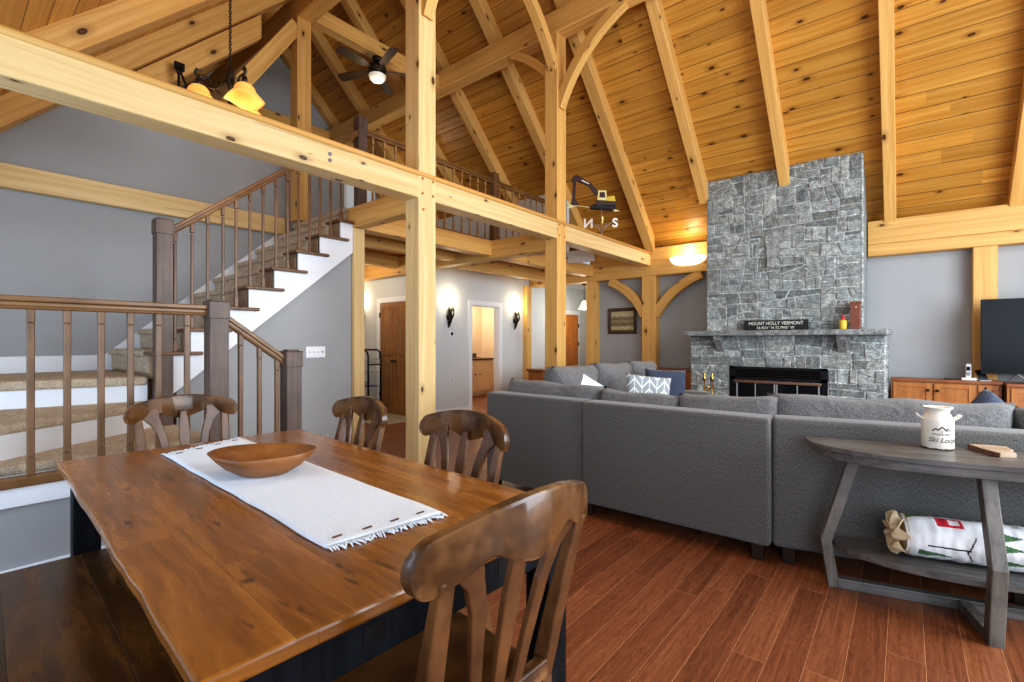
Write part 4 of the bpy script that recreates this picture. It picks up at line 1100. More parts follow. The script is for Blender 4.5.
# milk can crock
p = cw(.555, -.075)
ck = thing('milk_can_crock', 'white enamel milk can crock with black mountain lettering on the console', 'crock', (p.x, p.y, CZ), R(10))
mm = M(); Rr = .063; KZ = .91; mm.lathe([(a_, b_*KZ) for a_, b_ in [(0, 0), (Rr-.004, 0), (Rr, .006), (Rr, .150), (Rr*.97, .166), (Rr*.80, .186), (Rr*.72, .196), (Rr*.72, .205), (Rr*.82, .218), (Rr*.94, .222), (Rr*.94, .228), (Rr*.80, .226), (Rr*.66, .20), (Rr*.62, .12), (0, .10)]], 44, caps=False); mm.build('can_body', 'enamel', ck)
mm = M(); mm.lathe([(Rr-.0035, .0005), (Rr+.0008, .003), (Rr+.0008, .007)], 44, caps=False, wav=lambda i, a: (.004*noise.noise(Vector((math.cos(a)*6, math.sin(a)*6, i))) if i == 2 else 0)); mm.build('worn_base', 'bark', ck)
for s in (-1, 1):
    mm = M(); mm.sweep([(s*.050, -.017, .143), (s*.068, -.017, .153), (s*.084, -.017, .168), (s*.084, .017, .168), (s*.068, .017, .153), (s*.050, .017, .143)], (0, 0, 1), .010, .010); mm.build('handle', 'enamel', ck, bevel=.003)
def wrap(ob, rad):
    for v in ob.data.vertices:
        x, y, z = v.co; r_ = rad+.0008+max(0, z)*.3
        a_ = x/rad; v.co = (r_*math.sin(a_), -r_*math.cos(a_), y)
def crock_text(s, size, z, shear=0.0, dx=0.0, sx=1.0):
    o = text(s, size, (0, 0, 0), (0, 0, 0), 'ink', ck, ext=.0006, shear=shear, name='lettering')
    for v in o.data.vertices: v.co.x = v.co.x*sx+dx; v.co.y += z
    wrap(o, Rr)
crock_text('STEVENS FAMILY', .0135, .077, dx=.010, sx=.86); crock_text('Ski Lodge', .034, .049, shear=.35, dx=.012, sx=.95); crock_text('VT', .011, .0895, dx=.003)
mm = M()
for a_, b2 in (((-.042, .112), (-.024, .128)), ((-.024, .128), (-.014, .118)), ((-.018, .115), (.006, .138)), ((.006, .138), (.032, .112)), ((.024, .119), (.034, .128)), ((.034, .128), (.050, .112))):
    mm.sweep([((a_[0]+(b2[0]-a_[0])*k/4)*.78, (a_[1]+(b2[1]-a_[1])*k/4)*.83, .0006) for k in range(5)], (0, 0, 1), .0012, .0048)
o = mm.build('mountain_emblem', 'ink', ck); wrap(o, Rr)
# wooden board in the shape of a notched state outline
p = cw(.755, -.10)
bd = thing('cutting_board', 'small notched pale wooden board with bark edge on the console', 'board', (p.x, p.y, CZ), CA)
mm = M(); mm.prism([(a_*.8, b_*.8) for a_, b_ in [(-.075, .105), (-.06, -.02), (-.03, -.12), (-.02, -.135), (.06, -.11), (.07, -.02), (.09, .0), (.10, .10), (.02, .12)]], XY(0), .0, .022); mm.build('board_body', 'live_edge', bd, bevel=.002)
mm = M(); mm.sweep([(-.062, .08, .011), (-.051, -.016, .011), (-.027, -.096, .011), (-.0175, -.110, .011)], (0, 0, 1), .021, .005); mm.build('bark_edge', 'bark', bd)

# rolled quilt on the lower shelf
p0, p1 = cw(.395, -.122, .253), cw(1.16, -.122, .253)
ax = (p1-p0).normalized(); ql = thing('rolled_quilt', 'rolled white quilt printed with green trees and red trucks on the lower shelf', 'quilt', (p0.x, p0.y, .254), CA)
QR, QL = .098, .76
def tri(u, v, cx, cy, w, h, d=1):   # tree lying along the roll
    a = (u-cx)/w*d; 
    return 0 <= a <= 1 and abs(v-cy) < h*(1-a)
def qmat(u, v):
    x, s = u*QL, v
    for cx, cy, w, h in ((.015, .50, .11, .040), (.045, .165, .14, .030), (.345, .37, .085, .040), (.335, .285, .095, .034), (.34, .165, .11, .034), (.65, .12, .1, .034), (.30, .62, .12, .035), (.60, .58, .11, .035), (.55, .45, .09, .03)):
        if tri(x, s, cx, cy, w, h): return 1
    for cx, cy in ((.175, .445), (.635, .235), (.42, .66)):
        if abs(x-cx) < .05 and abs(s-cy) < .050:
            if abs(x-cx-.018) < .02 and abs(s-cy) < .026 and cx < .6: return 0
            return 2
    if abs(s-.235) < .0035 and .075 < x < .235: return 3
    if abs((x-.235)-(abs(s-.22)-.04)*.3) < .003 and abs(s-.235) < .10: return 3
    return 0
def qf(u, v):
    a = -PI/2+2*PI*v; x = u*QL
    r_ = QR*(1-.10*max(0, (.06-u)/.06)**2)+.005*noise.noise(Vector((x*30, a*1.2, 1)))+.006*noise.noise(Vector((x*6, math.cos(a)*2, math.sin(a)*2)))
    zz = QR+r_*math.sin(a); zz = max(zz, .004)
    return (x, -r_*1.12*math.cos(a)*1.0, zz)
mm = M(); mm.grid(190, 170, qf, mf=lambda u, v: qmat(u, v)); q = mm.build('quilt_roll', ['quilt', 'green', 'red', 'ink'], ql)
mm = M()
def ruf(u, v):
    a = 2*PI*u; r_ = QR*(1.02-.85*v)+.018*math.sin(a*9+v*5)*(1-v*.5); return (-.012-.03*math.sin(v*PI)+.016*math.sin(a*7+v*9), -r_*1.05*math.cos(a), max(.004, QR+r_*math.sin(a)))
mm.grid(90, 14, ruf); mm.build('ruffle', 'quilt_cream', ql)
mm = M(); mm.grid(30, 6, lambda u, v: (.012-.02*v, -QR*1.08*(1-v)*math.cos(2*PI*u), max(.005, QR+QR*(1-v)*math.sin(2*PI*u)))); mm.build('inner_end', 'quilt_cream', ql)
mm = M(); mm.grid(30, 6, lambda u, v: (QL, -QR*1.1*(1-v)*math.cos(2*PI*u), max(.005, QR+QR*(1-v)*math.sin(2*PI*u)))); mm.build('roll_end', 'quilt', ql)

# ------------------------------------------------------------------ built-in cabinets
def cab_door(parent, x0, x1, z0, z1, y, knob=None, mat='cherry', drawer=False):
    mm = M(); s = .055; mm.box((x0, y-.018, z0), (x0+s, y, z1), u='z'); mm.box((x1-s, y-.018, z0), (x1, y, z1), u='z'); mm.box((x0+s, y-.018, z0), (x1-s, y, z0+s)); mm.box((x0+s, y-.018, z1-s), (x1-s, y, z1)); mm.box((x0+s, y-.008, z0+s), (x1-s, y, z1-s), u='z')
    d_ = mm.build('drawer' if drawer else 'door', mat, parent, bevel=.003)
    if knob:
        k = M(); k.lathe([(0, 0), (.008, 0), (.008, .014), (.018, .02), (.016, .032), (0, .036)], 12); o = k.build('knob', 'iron', d_); o.location = (knob[0], y-.018, knob[1]); o.rotation_euler = (R(90), 0, 0)
    return d_
c1 = thing('low_cabinet', 'cherry wood low cabinet right of the fireplace, below the telephone', 'cabinet', (-.14, 8.02, 0))
mm = M(); mm.box((.0, .0, .08), (1.02, .22, .80)); mm.box((.0, .03, 0), (1.02, .2, .08)); mm.build('carcass', 'cherry', c1)
mm = M(); mm.box((-.005, -.03, .80), (1.03, .22, .84)); mm.build('counter_top', 'cherry_top', c1, bevel=.006)
cab_door(c1, .02, .40, .10, .785, 0, (.365, .70)); cab_door(c1, .42, .79, .10, .785, 0, (.455, .70)); cab_door(c1, .82, 1.00, .10, .785, 0, (.85, .70))
c2 = thing('low_cabinet', 'cherry wood media cabinet carrying the television', 'cabinet', (.91, 7.88, 0))
mm = M(); mm.box((0, .0, .08), (1.9, .36, .79)); mm.box((0, .03, 0), (1.9, .34, .08)); mm.build('carcass', 'cherry', c2)
mm = M(); mm.box((-.01, -.03, .79), (1.92, .36, .83)); mm.build('counter_top', 'cherry_top', c2, bevel=.006)
for k in range(4): cab_door(c2, .03+k*.465, .475+k*.465, .10, .775, 0, ((.43 if k % 2 == 0 else .075)+k*.465, .66))
c3 = thing('low_cabinet', 'cherry wood low cabinets left of the fireplace, behind the sofa cushions', 'cabinet', (-4.35, 8.0, 0))
mm = M(); mm.box((.0, .0, .08), (1.75, .24, .81)); mm.box((0, .03, 0), (1.75, .2, .08)); mm.build('carcass', 'cherry', c3)
mm = M(); mm.box((-.01, -.03, .81), (1.755, .24, .85)); mm.build('counter_top', 'cherry_top', c3, bevel=.006)
for k in range(4): cab_door(c3, .03+k*.43, .44+k*.43, .10, .795, 0, ((.40 if k % 2 == 0 else .07)+k*.43, .7))
c4 = thing('low_cabinet', 'cherry wood half-height divider cabinet between the hall and the sofa', 'cabinet', (-4.62, 6.42, 0))
mm = M(); mm.box((-.30, 0, .0), (0.0, 1.57, .81), u='z'); mm.build('carcass', 'cherry', c4)
mm = M(); mm.box((-.33, -.03, .81), (.03, 1.575, .85), u='y'); mm.build('counter_top', 'cherry_top', c4, bevel=.006)
for k in range(3):
    dd = cab_door(c4, .03+k*.51, .50+k*.51, .10, .795, 0, ((.46 if k % 2 == 0 else .08)+k*.51, .7)); dd.rotation_euler = (0, 0, R(90)); dd.location = (0.0, 0, 0)
# television
tv = thing('television', 'large black flat television on splayed feet at the right edge', 'television', (.70, 7.98, .83))
mm = M(); mm.box((0, -.018, .10), (1.36, .03, .985)); mm.build('casing', 'black', tv, bevel=.004)
mm = M(); mm.box((.012, -.0195, .118), (1.348, -.0175, .973)); mm.build('screen', 'screen', tv)
for x, s in ((.30, -1), (1.06, 1)):
    mm = M(); mm.beam((x, 0, .11), (x+s*-.09, -.15, .006), .016, .014); mm.beam((x, 0, .11), (x+s*.05, .13, .006), .016, .014); mm.build('foot', 'grey_plastic', tv)
# telephone, dock
ph = thing('telephone', 'white cordless handset standing in its base on the cabinet', 'telephone', (.60, 8.07, .84), R(-8))
mm = M(); mm.prism([(-.06, -.05), (.075, -.05), (.075, .06), (-.06, .06)], XY(0), 0, .03); mm.build('base', 'white', ph, bevel=.008)
mm = M(); mm.beam((0, 0, .02), (0, .02, .20), .05, .028, (0, 1, 0)); hs = mm.build('handset', 'white', ph, bevel=.010)
mm = M(); mm.box((-.017, -.016, .12), (.017, -.004, .165)); sc_ = mm.build('display', 'black', hs)
mm = M(); mm.box((-.017, -.012, .055), (.017, -.006, .10)); mm.build('keypad', 'grey_plastic', hs)
tabl = thing('remote_control', 'flat black remote control lying left of the telephone', 'remote control', (.46, 8.05, .84), R(8))
mm = M(); mm.box((-.085, -.022, 0), (.085, .022, .016)); mm.build('case', 'black', tabl, bevel=.005)
mm = M(); [mm.lathe([(0, .016), (.004, .016), (.004, .018), (0, .018)], 8, (-.06+.02*k, 0, 0)) for k in range(6)]; mm.build('button', 'grey_plastic', tabl)
ant = thing('tablet_stand', 'small dark tablet leaning on a stand beside the telephone', 'tablet', (.735, 8.02, .84), R(20))
mm = M(); mm.beam((0, 0, .012), (-.03, .05, .13), .012, .085, (1, 0, 0)); mm.build('screen', 'black', ant, bevel=.003)
mm = M(); mm.box((-.05, -.02, 0), (.06, .07, .012)); mm.build('base', 'grey_plastic', ant, bevel=.003)

# ------------------------------------------------------------------ pictures, switches
pc = thing('framed_picture', 'small landscape picture in a dark wide frame on the gray wall', 'picture', (-4.19, 8.44, 1.455))
w, h = .60, .50
mm = M()
for q in (((-w/2, -.03, 0), (w/2, 0, .065)), ((-w/2, -.03, h-.065), (w/2, 0, h)), ((-w/2, -.03, .06), (-w/2+.065, 0, h-.06)), ((w/2-.065, -.03, .06), (w/2, 0, h-.06))): mm.box(*q)
mm.build('frame', 'counter', pc, bevel=.010)
mm = M(); mm.grid(1, 1, lambda u, v: (-w/2+.06+u*(w-.12), -.012, .06+v*(h-.12))); mm.build('print', 'print', pc, recalc=False)
sw = thing('light_switch', 'white four-gang light switch plate on the stair wall', 'light switch', (-4.72, 2.535, 1.205), R(90))
mm = M(); mm.box((-.105, -.007, -.058), (.105, 0, .058)); mm.build('plate', 'white', sw, bevel=.004)
for k in range(4):
    mm = M(); mm.beam((-.069+k*.046, -.005, -.004), (-.069+k*.046, -.02, .008), .010, .013, (0, 0, 1)); mm.build('toggle', 'grey_plastic' if k == 3 else 'white', sw)
th = thing('thermostat', 'small white thermostat with dark display left of the first wall lamp', 'thermostat', (-6.3, 5.92, 1.45), R(90))
mm = M(); mm.box((-.06, -.02, -.045), (.06, 0, .045)); mm.build('case', 'white', th, bevel=.006)
mm = M(); mm.box((-.005, -.022, -.03), (.05, -.019, .03)); mm.build('display', 'black', th)
ol = thing('wall_outlet', 'white electrical outlet low on the hall wall', 'outlet', (-6.3, 5.95, .62), R(90))
mm = M(); mm.box((-.038, -.006, -.058), (.038, 0, .058)); mm.build('plate', 'white', ol, bevel=.003)
mm = M()
for z in (-.026, .026): mm.box((-.016, -.009, z-.016), (.016, -.005, z+.016))
mm.build('socket', 'grey_plastic', ol)

# ------------------------------------------------------------------ lamps
def leaf_sconce(label, y, x=-6.3, dirv=0):
    t = thing('wall_lamp', label, 'wall lamp', (x, y, 1.86), R(90))
    mm = M(); mm.lathe([(0, -.02), (.045, -.02), (.05, 0), (.03, .012), (0, .014)], 16); o = mm.build('backplate', 'iron', t); o.rotation_euler = (R(90), 0, 0); o.location = (0, -.01, -.12)
    mm = M(); mm.sweep([(0, -.01, -.30), (0, -.045, -.20), (0, -.06, -.10), (0, -.05, 0), (0, -.02, .06)], (1, 0, 0), [.02, .075, .10, .075, .015], .012)
    for s in (-1, 1): mm.tube([(s*.01, -.05, -.22), (s*.05, -.07, -.10), (s*.065, -.085, .0), (s*.04, -.09, .05), (s*.02, -.08, .02)], .009, 6)
    mm.tube([(0, -.04, -.12), (0, -.11, -.14), (0, -.15, -.06), (0, -.12, 0.0)], .010, 6); mm.build('leaf_bracket', 'iron', t, smooth=True)
    mm = M(); mm.lathe([(0, 0), (.03, 0), (.034, .02), (.012, .03), (.012, .11), (0, .112)], 12, (0, -.10, .0)); mm.build('candle', 'iron', t)
    mm = M(); mm.lathe([(0, .11), (.014, .115), (.019, .14), (.010, .17), (0, .19)], 12, (0, -.10, 0)); mm.build('bulb', 'flame', t)
    return t
leaf_sconce('leaf-shaped iron wall lamp left of the bathroom door', 5.87)
leaf_sconce('leaf-shaped iron wall lamp between the bathroom door and the tall post', 7.74)
s3 = leaf_sconce('leaf-shaped iron wall lamp hidden behind the stair corner post', 0); s3.location = (-8.06, 5.3, 1.9); s3.rotation_euler = (0, 0, 0)
wb = thing('wall_bowl_lamp', 'glowing alabaster half-bowl wall lamp on the timber left of the chimney', 'wall lamp', (-2.87, 8.24, 2.675))
mm = M(); mm.grid(28, 8, lambda u, v: ((.31*math.cos(v*PI/2)**.8)*math.cos(PI+PI*u), (.20*math.cos(v*PI/2)**.8)*math.sin(PI+PI*u), .085-.14*math.sin(v*PI/2)-.008*math.cos(u*2*PI))); o = mm.build('glass_bowl', 'bowl_glass', wb); md = o.modifiers.new('t', 'SOLIDIFY'); md.thickness = .006
mm = M(); mm.box((-.06, -.03, -.02), (.06, 0, .08)); mm.lathe([(0, -.06), (.015, -.055), (.012, -.035), (0, -.03)], 12, (0, -.02, 0)); mm.build('bracket', 'brass', wb)
pn = thing('pendant_lamp', 'white glass pendant lamp in the far hall behind the wall post', 'pendant lamp', (-5.55, 9.3, 0))
mm = M(); mm.tube([(0, 0, 2.6), (0, 0, 2.22)], .006, 6); mm.lathe([(0, 2.57), (.06, 2.57), (.05, 2.6), (0, 2.6)], 14); mm.build('cord', 'iron', pn)
mm = M(); mm.lathe([(.03, 2.22), (.05, 2.2), (.075, 2.13), (.12, 2.05), (.13, 2.03)], 24, caps=False); mm.build('shade', 'bowl_glass', pn)

# chandelier over the stairs
cx, cy = -4.15, 1.515
chn = thing('chandelier', 'iron chandelier with three glowing amber bell shades above the main timber', 'chandelier', (cx, cy, -.05))
mm = M()
for k in range(40):
    z = 3.56+k*.0245
    if z > 4.54: break
    a = (k % 2)*PI/2; c_, s_ = math.cos(a), math.sin(a)
    mm.tube([(c_*.008, s_*.008, z), (c_*.008, s_*.008, z+.022), (0, 0, z+.030), (-c_*.008, -s_*.008, z+.022), (-c_*.008, -s_*.008, z), (0, 0, z-.008), (c_*.008, s_*.008, z)], .0035, 5)
mm.lathe([(0, 4.50), (.06, 4.51), (.065, 4.56), (0, 4.56)], 16); mm.build('chain', 'iron', chn)
mm = M(); mm.lathe([(0, 3.10), (.02, 3.11), (.03, 3.15), (.018, 3.2), (.016, 3.38), (.03, 3.42), (.034, 3.48), (.02, 3.53), (.012, 3.56), (0, 3.565)], 16); mm.build('stem', 'iron', chn)
yw = math.atan2(393, 478); U_ = Vector((math.cos(yw), math.sin(yw), 0)); D_ = Vector((-math.sin(yw), math.cos(yw), 0))
for q in ((-.185, -.10), (.185, -.125), (.045, .17)):
    o_ = U_*q[0]+D_*q[1]; n_ = o_.normalized(); r_ = o_.length
    P_ = lambda rr, z: (n_.x*rr, n_.y*rr, z)
    mm = M(); mm.tube([P_(.02, 3.46), P_(.05, 3.40), P_(.10, 3.35), P_(.16, 3.35), P_(.21, 3.40), P_(.235, 3.45), P_(.225, 3.475), P_(.20, 3.465)], .011, 6)
    mm.tube([P_(.02, 3.30), P_(.06, 3.30), P_(.10, 3.35), P_(.15, 3.43), P_(r_-.01, 3.43), P_(r_, 3.38)], .010, 6); mm.tube([P_(r_, 3.40), P_(r_, 3.345)], .020, 10); mm.build('arm', 'iron', chn)
    mm = M(); tw = rnd.random()*6
    prof = [(.03, .0), (.052, -.004), (.070, -.03), (.078, -.062), (.098, -.088), (.122, -.118), (.140, -.148)]
    mm.lathe([(a_, 3.345+b_*.84) for a_, b_ in prof], 40, (n_.x*r_, n_.y*r_, 0), caps=False, wav=lambda i, a: -(.016*(i/6)**2)*math.sin(3*a+tw)); sh = mm.build('lamp_shade', 'shade', chn); md = sh.modifiers.new('t', 'SOLIDIFY'); md.thickness = .005

hk = thing('iron_hook', 'small black iron hook hanging from the rafter left of the chandelier', 'hook', (-5.90, 1.62, 3.86))
mm = M(); mm.tube([(.11, .02, .30), (.13, .02, .22), (.14, .06, .12), (.13, .10, .04), (.13, .05, -.02), (.13, 0, .03), (.13, .0, .20), (.12, -.02, .28)], .012, 7); mm.build('hook_bar', 'black', hk)
mm = M(); mm.box((.08, -.03, .26), (.115, .06, .34)); mm.build('bracket', 'black', hk, bevel=.004)
# ceiling fan
fn = thing('ceiling_fan', 'dark bladed ceiling fan with frosted light above the loft', 'ceiling fan', (-5.92, 4.12, 0))
mm = M(); mm.lathe([(0, 5.43), (.075, 5.43), (.07, 5.39), (.03, 5.36), (0, 5.36)], 20); mm.tube([(0, 0, 5.40), (0, 0, 5.30)], .018, 10); mm.build('mount', 'iron', fn)
mm = M(); mm.lathe([(0, 5.34), (.05, 5.335), (.12, 5.31), (.13, 5.26), (.115, 5.23), (.07, 5.215), (.12, 5.20), (.13, 5.17), (0, 5.165)], 28); mm.build('motor_housing', 'iron', fn)
mm = M(); mm.lathe([(.125, 5.175), (.115, 5.13), (.08, 5.095), (.03, 5.082), (0, 5.08)], 24, caps=False); mm.build('light_bowl', 'fan_glass', fn)
for k in range(5):
    a = R(-14.6+72*k); mm = M(); rot = Matrix.Rotation(a, 3, 'Z'); tl = .022
    mm.prism([(.11, -.02), (.20, -.035), (.24, -.06), (.62, -.075), (.655, -.04), (.655, .04), (.62, .075), (.24, .06), (.20, .035), (.11, .02)], lambda p, q, t: tuple(rot @ Vector((p, q, 5.245+q*.22+t))), 0, .008); mm.build('blade', 'fan_blade', fn)

# weather vane with an excavator
wv = thing('weather_vane', 'weather vane with excavator figure and white N and S letters on the main timber', 'weather vane', (-3.64, 6.62, 2.90), R(33))
mm = M(); mm.tube([(0, 0, 0), (0, 0, .46)], .008, 8); mm.lathe([(0, .16), (.016, .17), (.018, .19), (0, .205)], 12); mm.lathe([(0, .30), (.014, .31), (.014, .325), (0, .335)], 12); mm.lathe([(0, 0), (.05, 0), (.04, .012), (0, .02)], 14); mm.build('spindle', 'grey_plastic', wv)
def vpoly(pts_, y0, y1, name, mat, par):
    S = 1/560.0  # sketch units to metres
    mm = M(); mm.prism([((x-432)*S, .47+(410-z)*S) for x, z in pts_], lambda a, b, t: (a, t, b), y0, y1); return mm.build(name, mat, par, bevel=.003)
ex = vpoly([(185, 120), (215, 103), (340, 183), (385, 235), (405, 275), (380, 295), (345, 245), (320, 208), (215, 160), (202, 330), (175, 330), (182, 170), (168, 160)], -.016, .016, 'excavator_boom', 'vane_dark', wv)
vpoly([(172, 320), (205, 318), (240, 368), (190, 372), (165, 360)], -.03, .03, 'excavator_bucket', 'vane_dark', wv)
cbn = vpoly([(402, 252), (470, 255), (478, 342), (394, 336)], -.035, .035, 'excavator_cab', 'cab', wv)
vpoly([(414, 268), (458, 270), (462, 318), (410, 314)], -.038, .038, 'cab_window', 'vane_dark', cbn)
vpoly([(470, 312), (540, 302), (550, 352), (472, 346)], -.04, .04, 'excavator_body', 'yellow', wv)
vpoly([(380, 338), (552, 352), (556, 384), (384, 380)], -.03, .03, 'undercarriage', 'vane_dark', wv)
vpoly([(330, 388), (380, 378), (545, 392), (556, 414), (520, 424), (340, 406)], -.045, .045, 'excavator_track', 'ink', wv)
mm = M(); mm.sweep([(-.40, 0, .535), (.20, 0, .445)], (0, 1, 0), .008, .010); mm.prism([(.19, .462), (.285, .428), (.19, .425)], lambda a, b, t: (a, t, b), -.006, .006); mm.prism([(-.40, .53), (-.50, .60), (-.54, .565), (-.50, .55), (-.53, .50), (-.47, .50)], lambda a, b, t: (a, t, b), -.005, .005); mm.build('arrow', 'cab', wv)
vpoly([(262, 152), (325, 186), (322, 194), (258, 160)], -.0175, -.0165, 'boom_stripe', 'letter', ex)
for ch_, s in (('N', -1), ('S', 1)):
    mm = M(); mm.tube([(0, 0, .13), (s*.05, 0, .17), (s*.09, 0, .21), (s*.13, 0, .245), (s*.16, 0, .25)], .005, 6); mm.tube([(s*.06, 0, .18), (s*.07, 0, .22), (s*.05, 0, .235), (s*.045, 0, .215)], .004, 6); mm.build('direction_arm', 'grey_plastic', wv)
    o = text(ch_, .19, (s*.205, 0, .245), (R(90), 0, 0), 'letter', wv, name='direction_letter', ext=.004, off=.006, sx=-1 if ch_ == 'N' else 1)
for s in (-1, 1):
    mm = M(); mm.tube([(0, 0, .13), (0, s*.07, .18), (0, s*.13, .245), (0, s*.16, .25)], .005, 6); mm.box((-.004, s*.19-.03, .19), (.004, s*.19+.03, .30)); mm.build('direction_arm', 'brass', wv)

# ------------------------------------------------------------------ alcove rack, bathroom fittings
rk = thing('wire_rack', 'black tubular rack with wire shelves and shoes beside the pine double door', 'rack', (-7.72, 5.02, 0))
mm = M()
for y in (-.12, .14): mm.tube([(-.22, y, 0), (-.22, y, 1.10), (-.16, y, 1.16), (.30, y, 1.16), (.38, y, 1.12), (.41, y, 1.04), (.41, y, 0)], .018, 8)
for x in (-.22, .41): mm.tube([(x, -.12, .9), (x, .14, .9)], .012, 8)
mm.build('frame', 'black', rk)
for z in (.25, .5, .75, .95):
    mm = M()
    for k in range(9): mm.tube([(-.22, -.12+k*.0325, z), (.41, -.12+k*.0325, z)], .005, 6)
    mm.build('wire_shelf', 'grey_plastic', rk)
for i, (x, z) in enumerate(((.28, .26), (.10, .26), (.28, .51), (.08, .51))):
    t_ = thing('shoe', ['gray shoe low on the rack beside the double door', 'gray shoe low on the rack, nearer the stair post', 'gray shoe on the second shelf of the rack beside the double door', 'gray shoe on the second shelf of the rack, nearer the stair post'][i], 'shoe', (-7.72+x, 5.03, z), 0, 'shoes on the wire rack')
    mm = M(); mm.prism([(-.13, 0), (.12, 0), (.13, .03), (.05, .05), (0, .09), (-.12, .10)], lambda a, b, t: (t, a*.9, b), -.04, .04); mm.build('upper', 'grey_plastic', t_, bevel=.012)
    mm = M(); mm.box((-.042, -.12, 0), (.042, .115, .016)); mm.build('sole', 'ink', t_)
vn = thing('bathroom_vanity', 'pale maple bathroom vanity with dark counter and sink seen through the doorway', 'vanity', (-8.55, 6.7, 0))
mm = M(); mm.box((0, .02, 0), (.56, 2.18, .08)); mm.box((0, 0, .08), (.62, 2.2, .86), u='z'); mm.build('carcass', 'vanity', vn)
for k in range(4):
    dd = cab_door(vn, .05+k*.53, .53+k*.53, .12, .62, 0, ((.48 if k % 2 == 0 else .10)+k*.53, .52), 'vanity'); dd.rotation_euler = (0, 0, R(90)); dd.location = (.62, 0, 0)
    dd = cab_door(vn, .05+k*.53, .53+k*.53, .65, .83, 0, None, 'vanity', True); dd.rotation_euler = (0, 0, R(90)); dd.location = (.62, 0, 0)
mm = M(); mm.box((0, -.02, .86), (.66, 2.22, .90), u='y'); mm.build('counter_top', 'counter', vn, bevel=.004)
mm = M(); mm.box((0, -.02, .90), (.03, 2.22, 1.0), u='y'); mm.build('backsplash', 'counter', vn)
mm = M(); mm.tube([(.18, 1.2, .90), (.18, 1.2, 1.08), (.22, 1.2, 1.12), (.30, 1.2, 1.10), (.32, 1.2, 1.05)], .014, 8); mm.build('faucet', 'brass', vn)
mm = M(); mm.lathe([(.20, .905), (.21, .91), (.19, .90), (.12, .875), (0, .87)], 24, (.36, 1.2, 0), caps=False); mm.build('sink', 'white', vn)
tw = thing('storage_box', 'brown box on the bathroom counter by the doorway', 'box', (-8.1, 7.55, .90))
mm = M(); mm.box((-.08, -.16, 0), (.08, .16, .10)); mm.build('case', 'counter', tw, bevel=.004)
mm = M(); mm.box((-.083, -.163, .085), (.083, .163, .10)); mm.build('lid', 'counter', tw)
mr = thing('bathroom_mirror', 'tall narrow mirror on the bathroom wall above the vanity', 'mirror', (-8.59, 8.05, 1.0))
mm = M(); mm.box((0, -.10, .05), (.01, .10, 1.05)); mm.build('glass', 'mirror', mr)
mm = M()
for q in (((0, -.12, .03), (.02, -.10, 1.07)), ((0, .10, .03), (.02, .12, 1.07)), ((0, -.12, 1.05), (.02, .12, 1.07)), ((0, -.12, .03), (.02, .12, .05))): mm.box(*q)
mm.build('frame', 'vanity', mr)
bl = thing('bathroom_light', 'glowing bathroom light bar above the mirror', 'wall lamp', (-8.59, 8.35, 2.15))
mm = M(); mm.box((0, -.35, -.04), (.03, .35, .04)); mm.build('bar', 'brass', bl)
for k in (-1, 0, 1):
    mm = M(); mm.lathe([(0, .06), (.04, .05), (.055, 0), (.06, -.06), (0, -.07)], 16, (.09, k*.22, 0)); mm.build('shade', 'bowl_glass', bl)

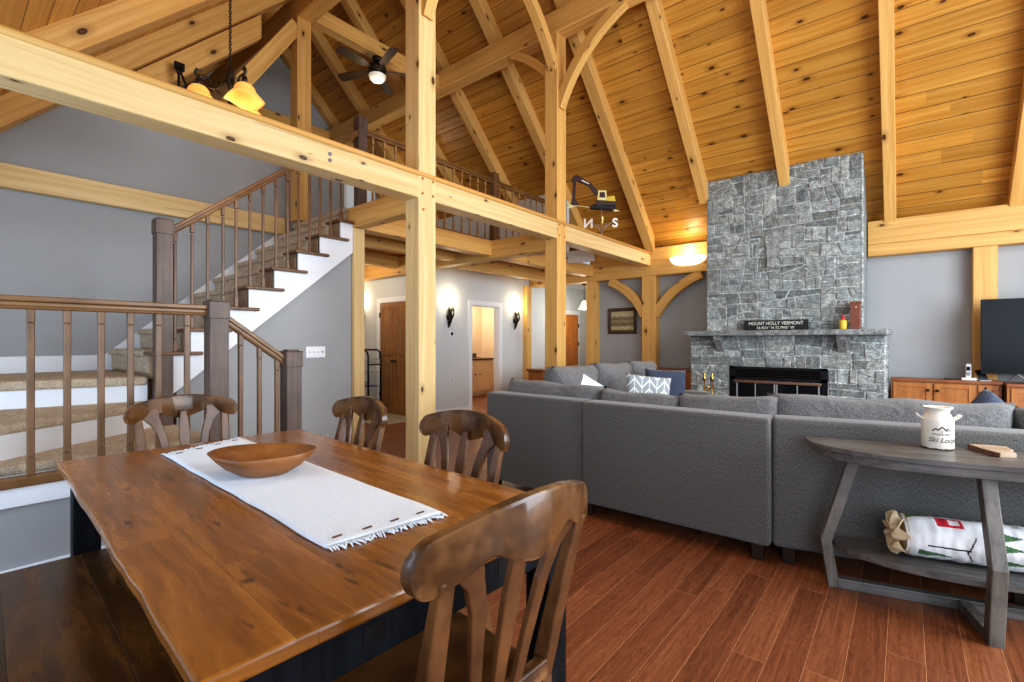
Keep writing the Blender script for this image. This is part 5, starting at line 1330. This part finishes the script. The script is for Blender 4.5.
# ------------------------------------------------------------------ light
def area(name, loc, target, size, sy, power, col):
    l = bpy.data.lights.new(name, 'AREA'); l.shape = 'RECTANGLE'; l.size = size; l.size_y = sy; l.energy = power; l.color = col
    o = bpy.data.objects.new(name, l); C.objects.link(o); o.location = loc; o.rotation_euler = (Vector(target)-Vector(loc)).to_track_quat('-Z', 'Y').to_euler(); return o
def point(name, loc, power, col, r=.05):
    l = bpy.data.lights.new(name, 'POINT'); l.energy = power; l.color = col; l.shadow_soft_size = r
    o = bpy.data.objects.new(name, l); C.objects.link(o); o.location = loc; return o
area('window_light_right', (3.1, 4.2, 2.2), (-1.5, 4.8, .6), 4.6, 3.2, 330, (.86, .93, 1.0))
area('window_light_rear', (2.2, -1.5, 1.7), (-.4, 3.6, .9), 3.2, 2.2, 92, (.70, .84, 1.0))
area('window_light_stair', (-3.0, -1.5, 1.7), (-5.4, 3.0, 1.8), 2.0, 1.6, 44, (.52, .74, 1.0))
for y in (5.87, 7.74): point('wall_lamp_glow', (-6.17, y, 2.06), 5, (1.0, .84, .55), .03)
point('wall_lamp_glow', (-8.06, 5.17, 2.1), 5, (1.0, .84, .55), .03)
point('bowl_glow', (-2.87, 8.08, 2.90), 7, (1.0, .86, .62), .08)
point('bath_glow', (-8.2, 8.3, 2.05), 18, (1.0, .90, .74), .1)
point('bath_glow', (-7.4, 7.0, 2.3), 12, (1.0, .86, .78), .15)
point('alcove_fill', (-7.3, 4.3, 2.45), 15, (1.0, .88, .68), .12)  # unseen fill light added to brighten the alcove and its door
point('hall_glow', (-5.5, 9.3, 1.9), 20, (1.0, .92, .78), .1)
point('chandelier_glow', (cx, cy, 3.12), 8, (1.0, .72, .36), .15)
point('fan_glow', (-5.92, 4.12, 4.98), 5, (1.0, .86, .62), .1)
point('loft_glow', (-7.6, 5.6, 4.4), 6, (1.0, .92, .8), .3)
point('table_fill', (-1.2, 3.1, 4.2), 48, (1.0, .97, .92), .25)  # added fill brightening the dining table, no lamp hangs here
wd = bpy.data.worlds.new('sky'); bpy.context.scene.world = wd; wd.use_nodes = True
bg = wd.node_tree.nodes['Background']; bg.inputs[0].default_value = (.80, .90, 1.0, 1); bg.inputs[1].default_value = .42

# ------------------------------------------------------------------ camera
cam = bpy.data.cameras.new('camera'); cam.sensor_width = 36; cam.lens = 478/1024*36; cam.clip_start = .05; cam.clip_end = 100
co = bpy.data.objects.new('camera', cam); C.objects.link(co); co.location = (0, 0, 1.32); co.rotation_euler = (R(90), 0, yw)
sc = bpy.context.scene; sc.camera = co
sc.view_settings.view_transform = 'Standard'; sc.view_settings.look = 'Medium High Contrast'; sc.view_settings.exposure = 0.35
try:
    sc.cycles.max_bounces = 8; sc.cycles.diffuse_bounces = 5; sc.cycles.sample_clamp_indirect = 6.0
except Exception: pass
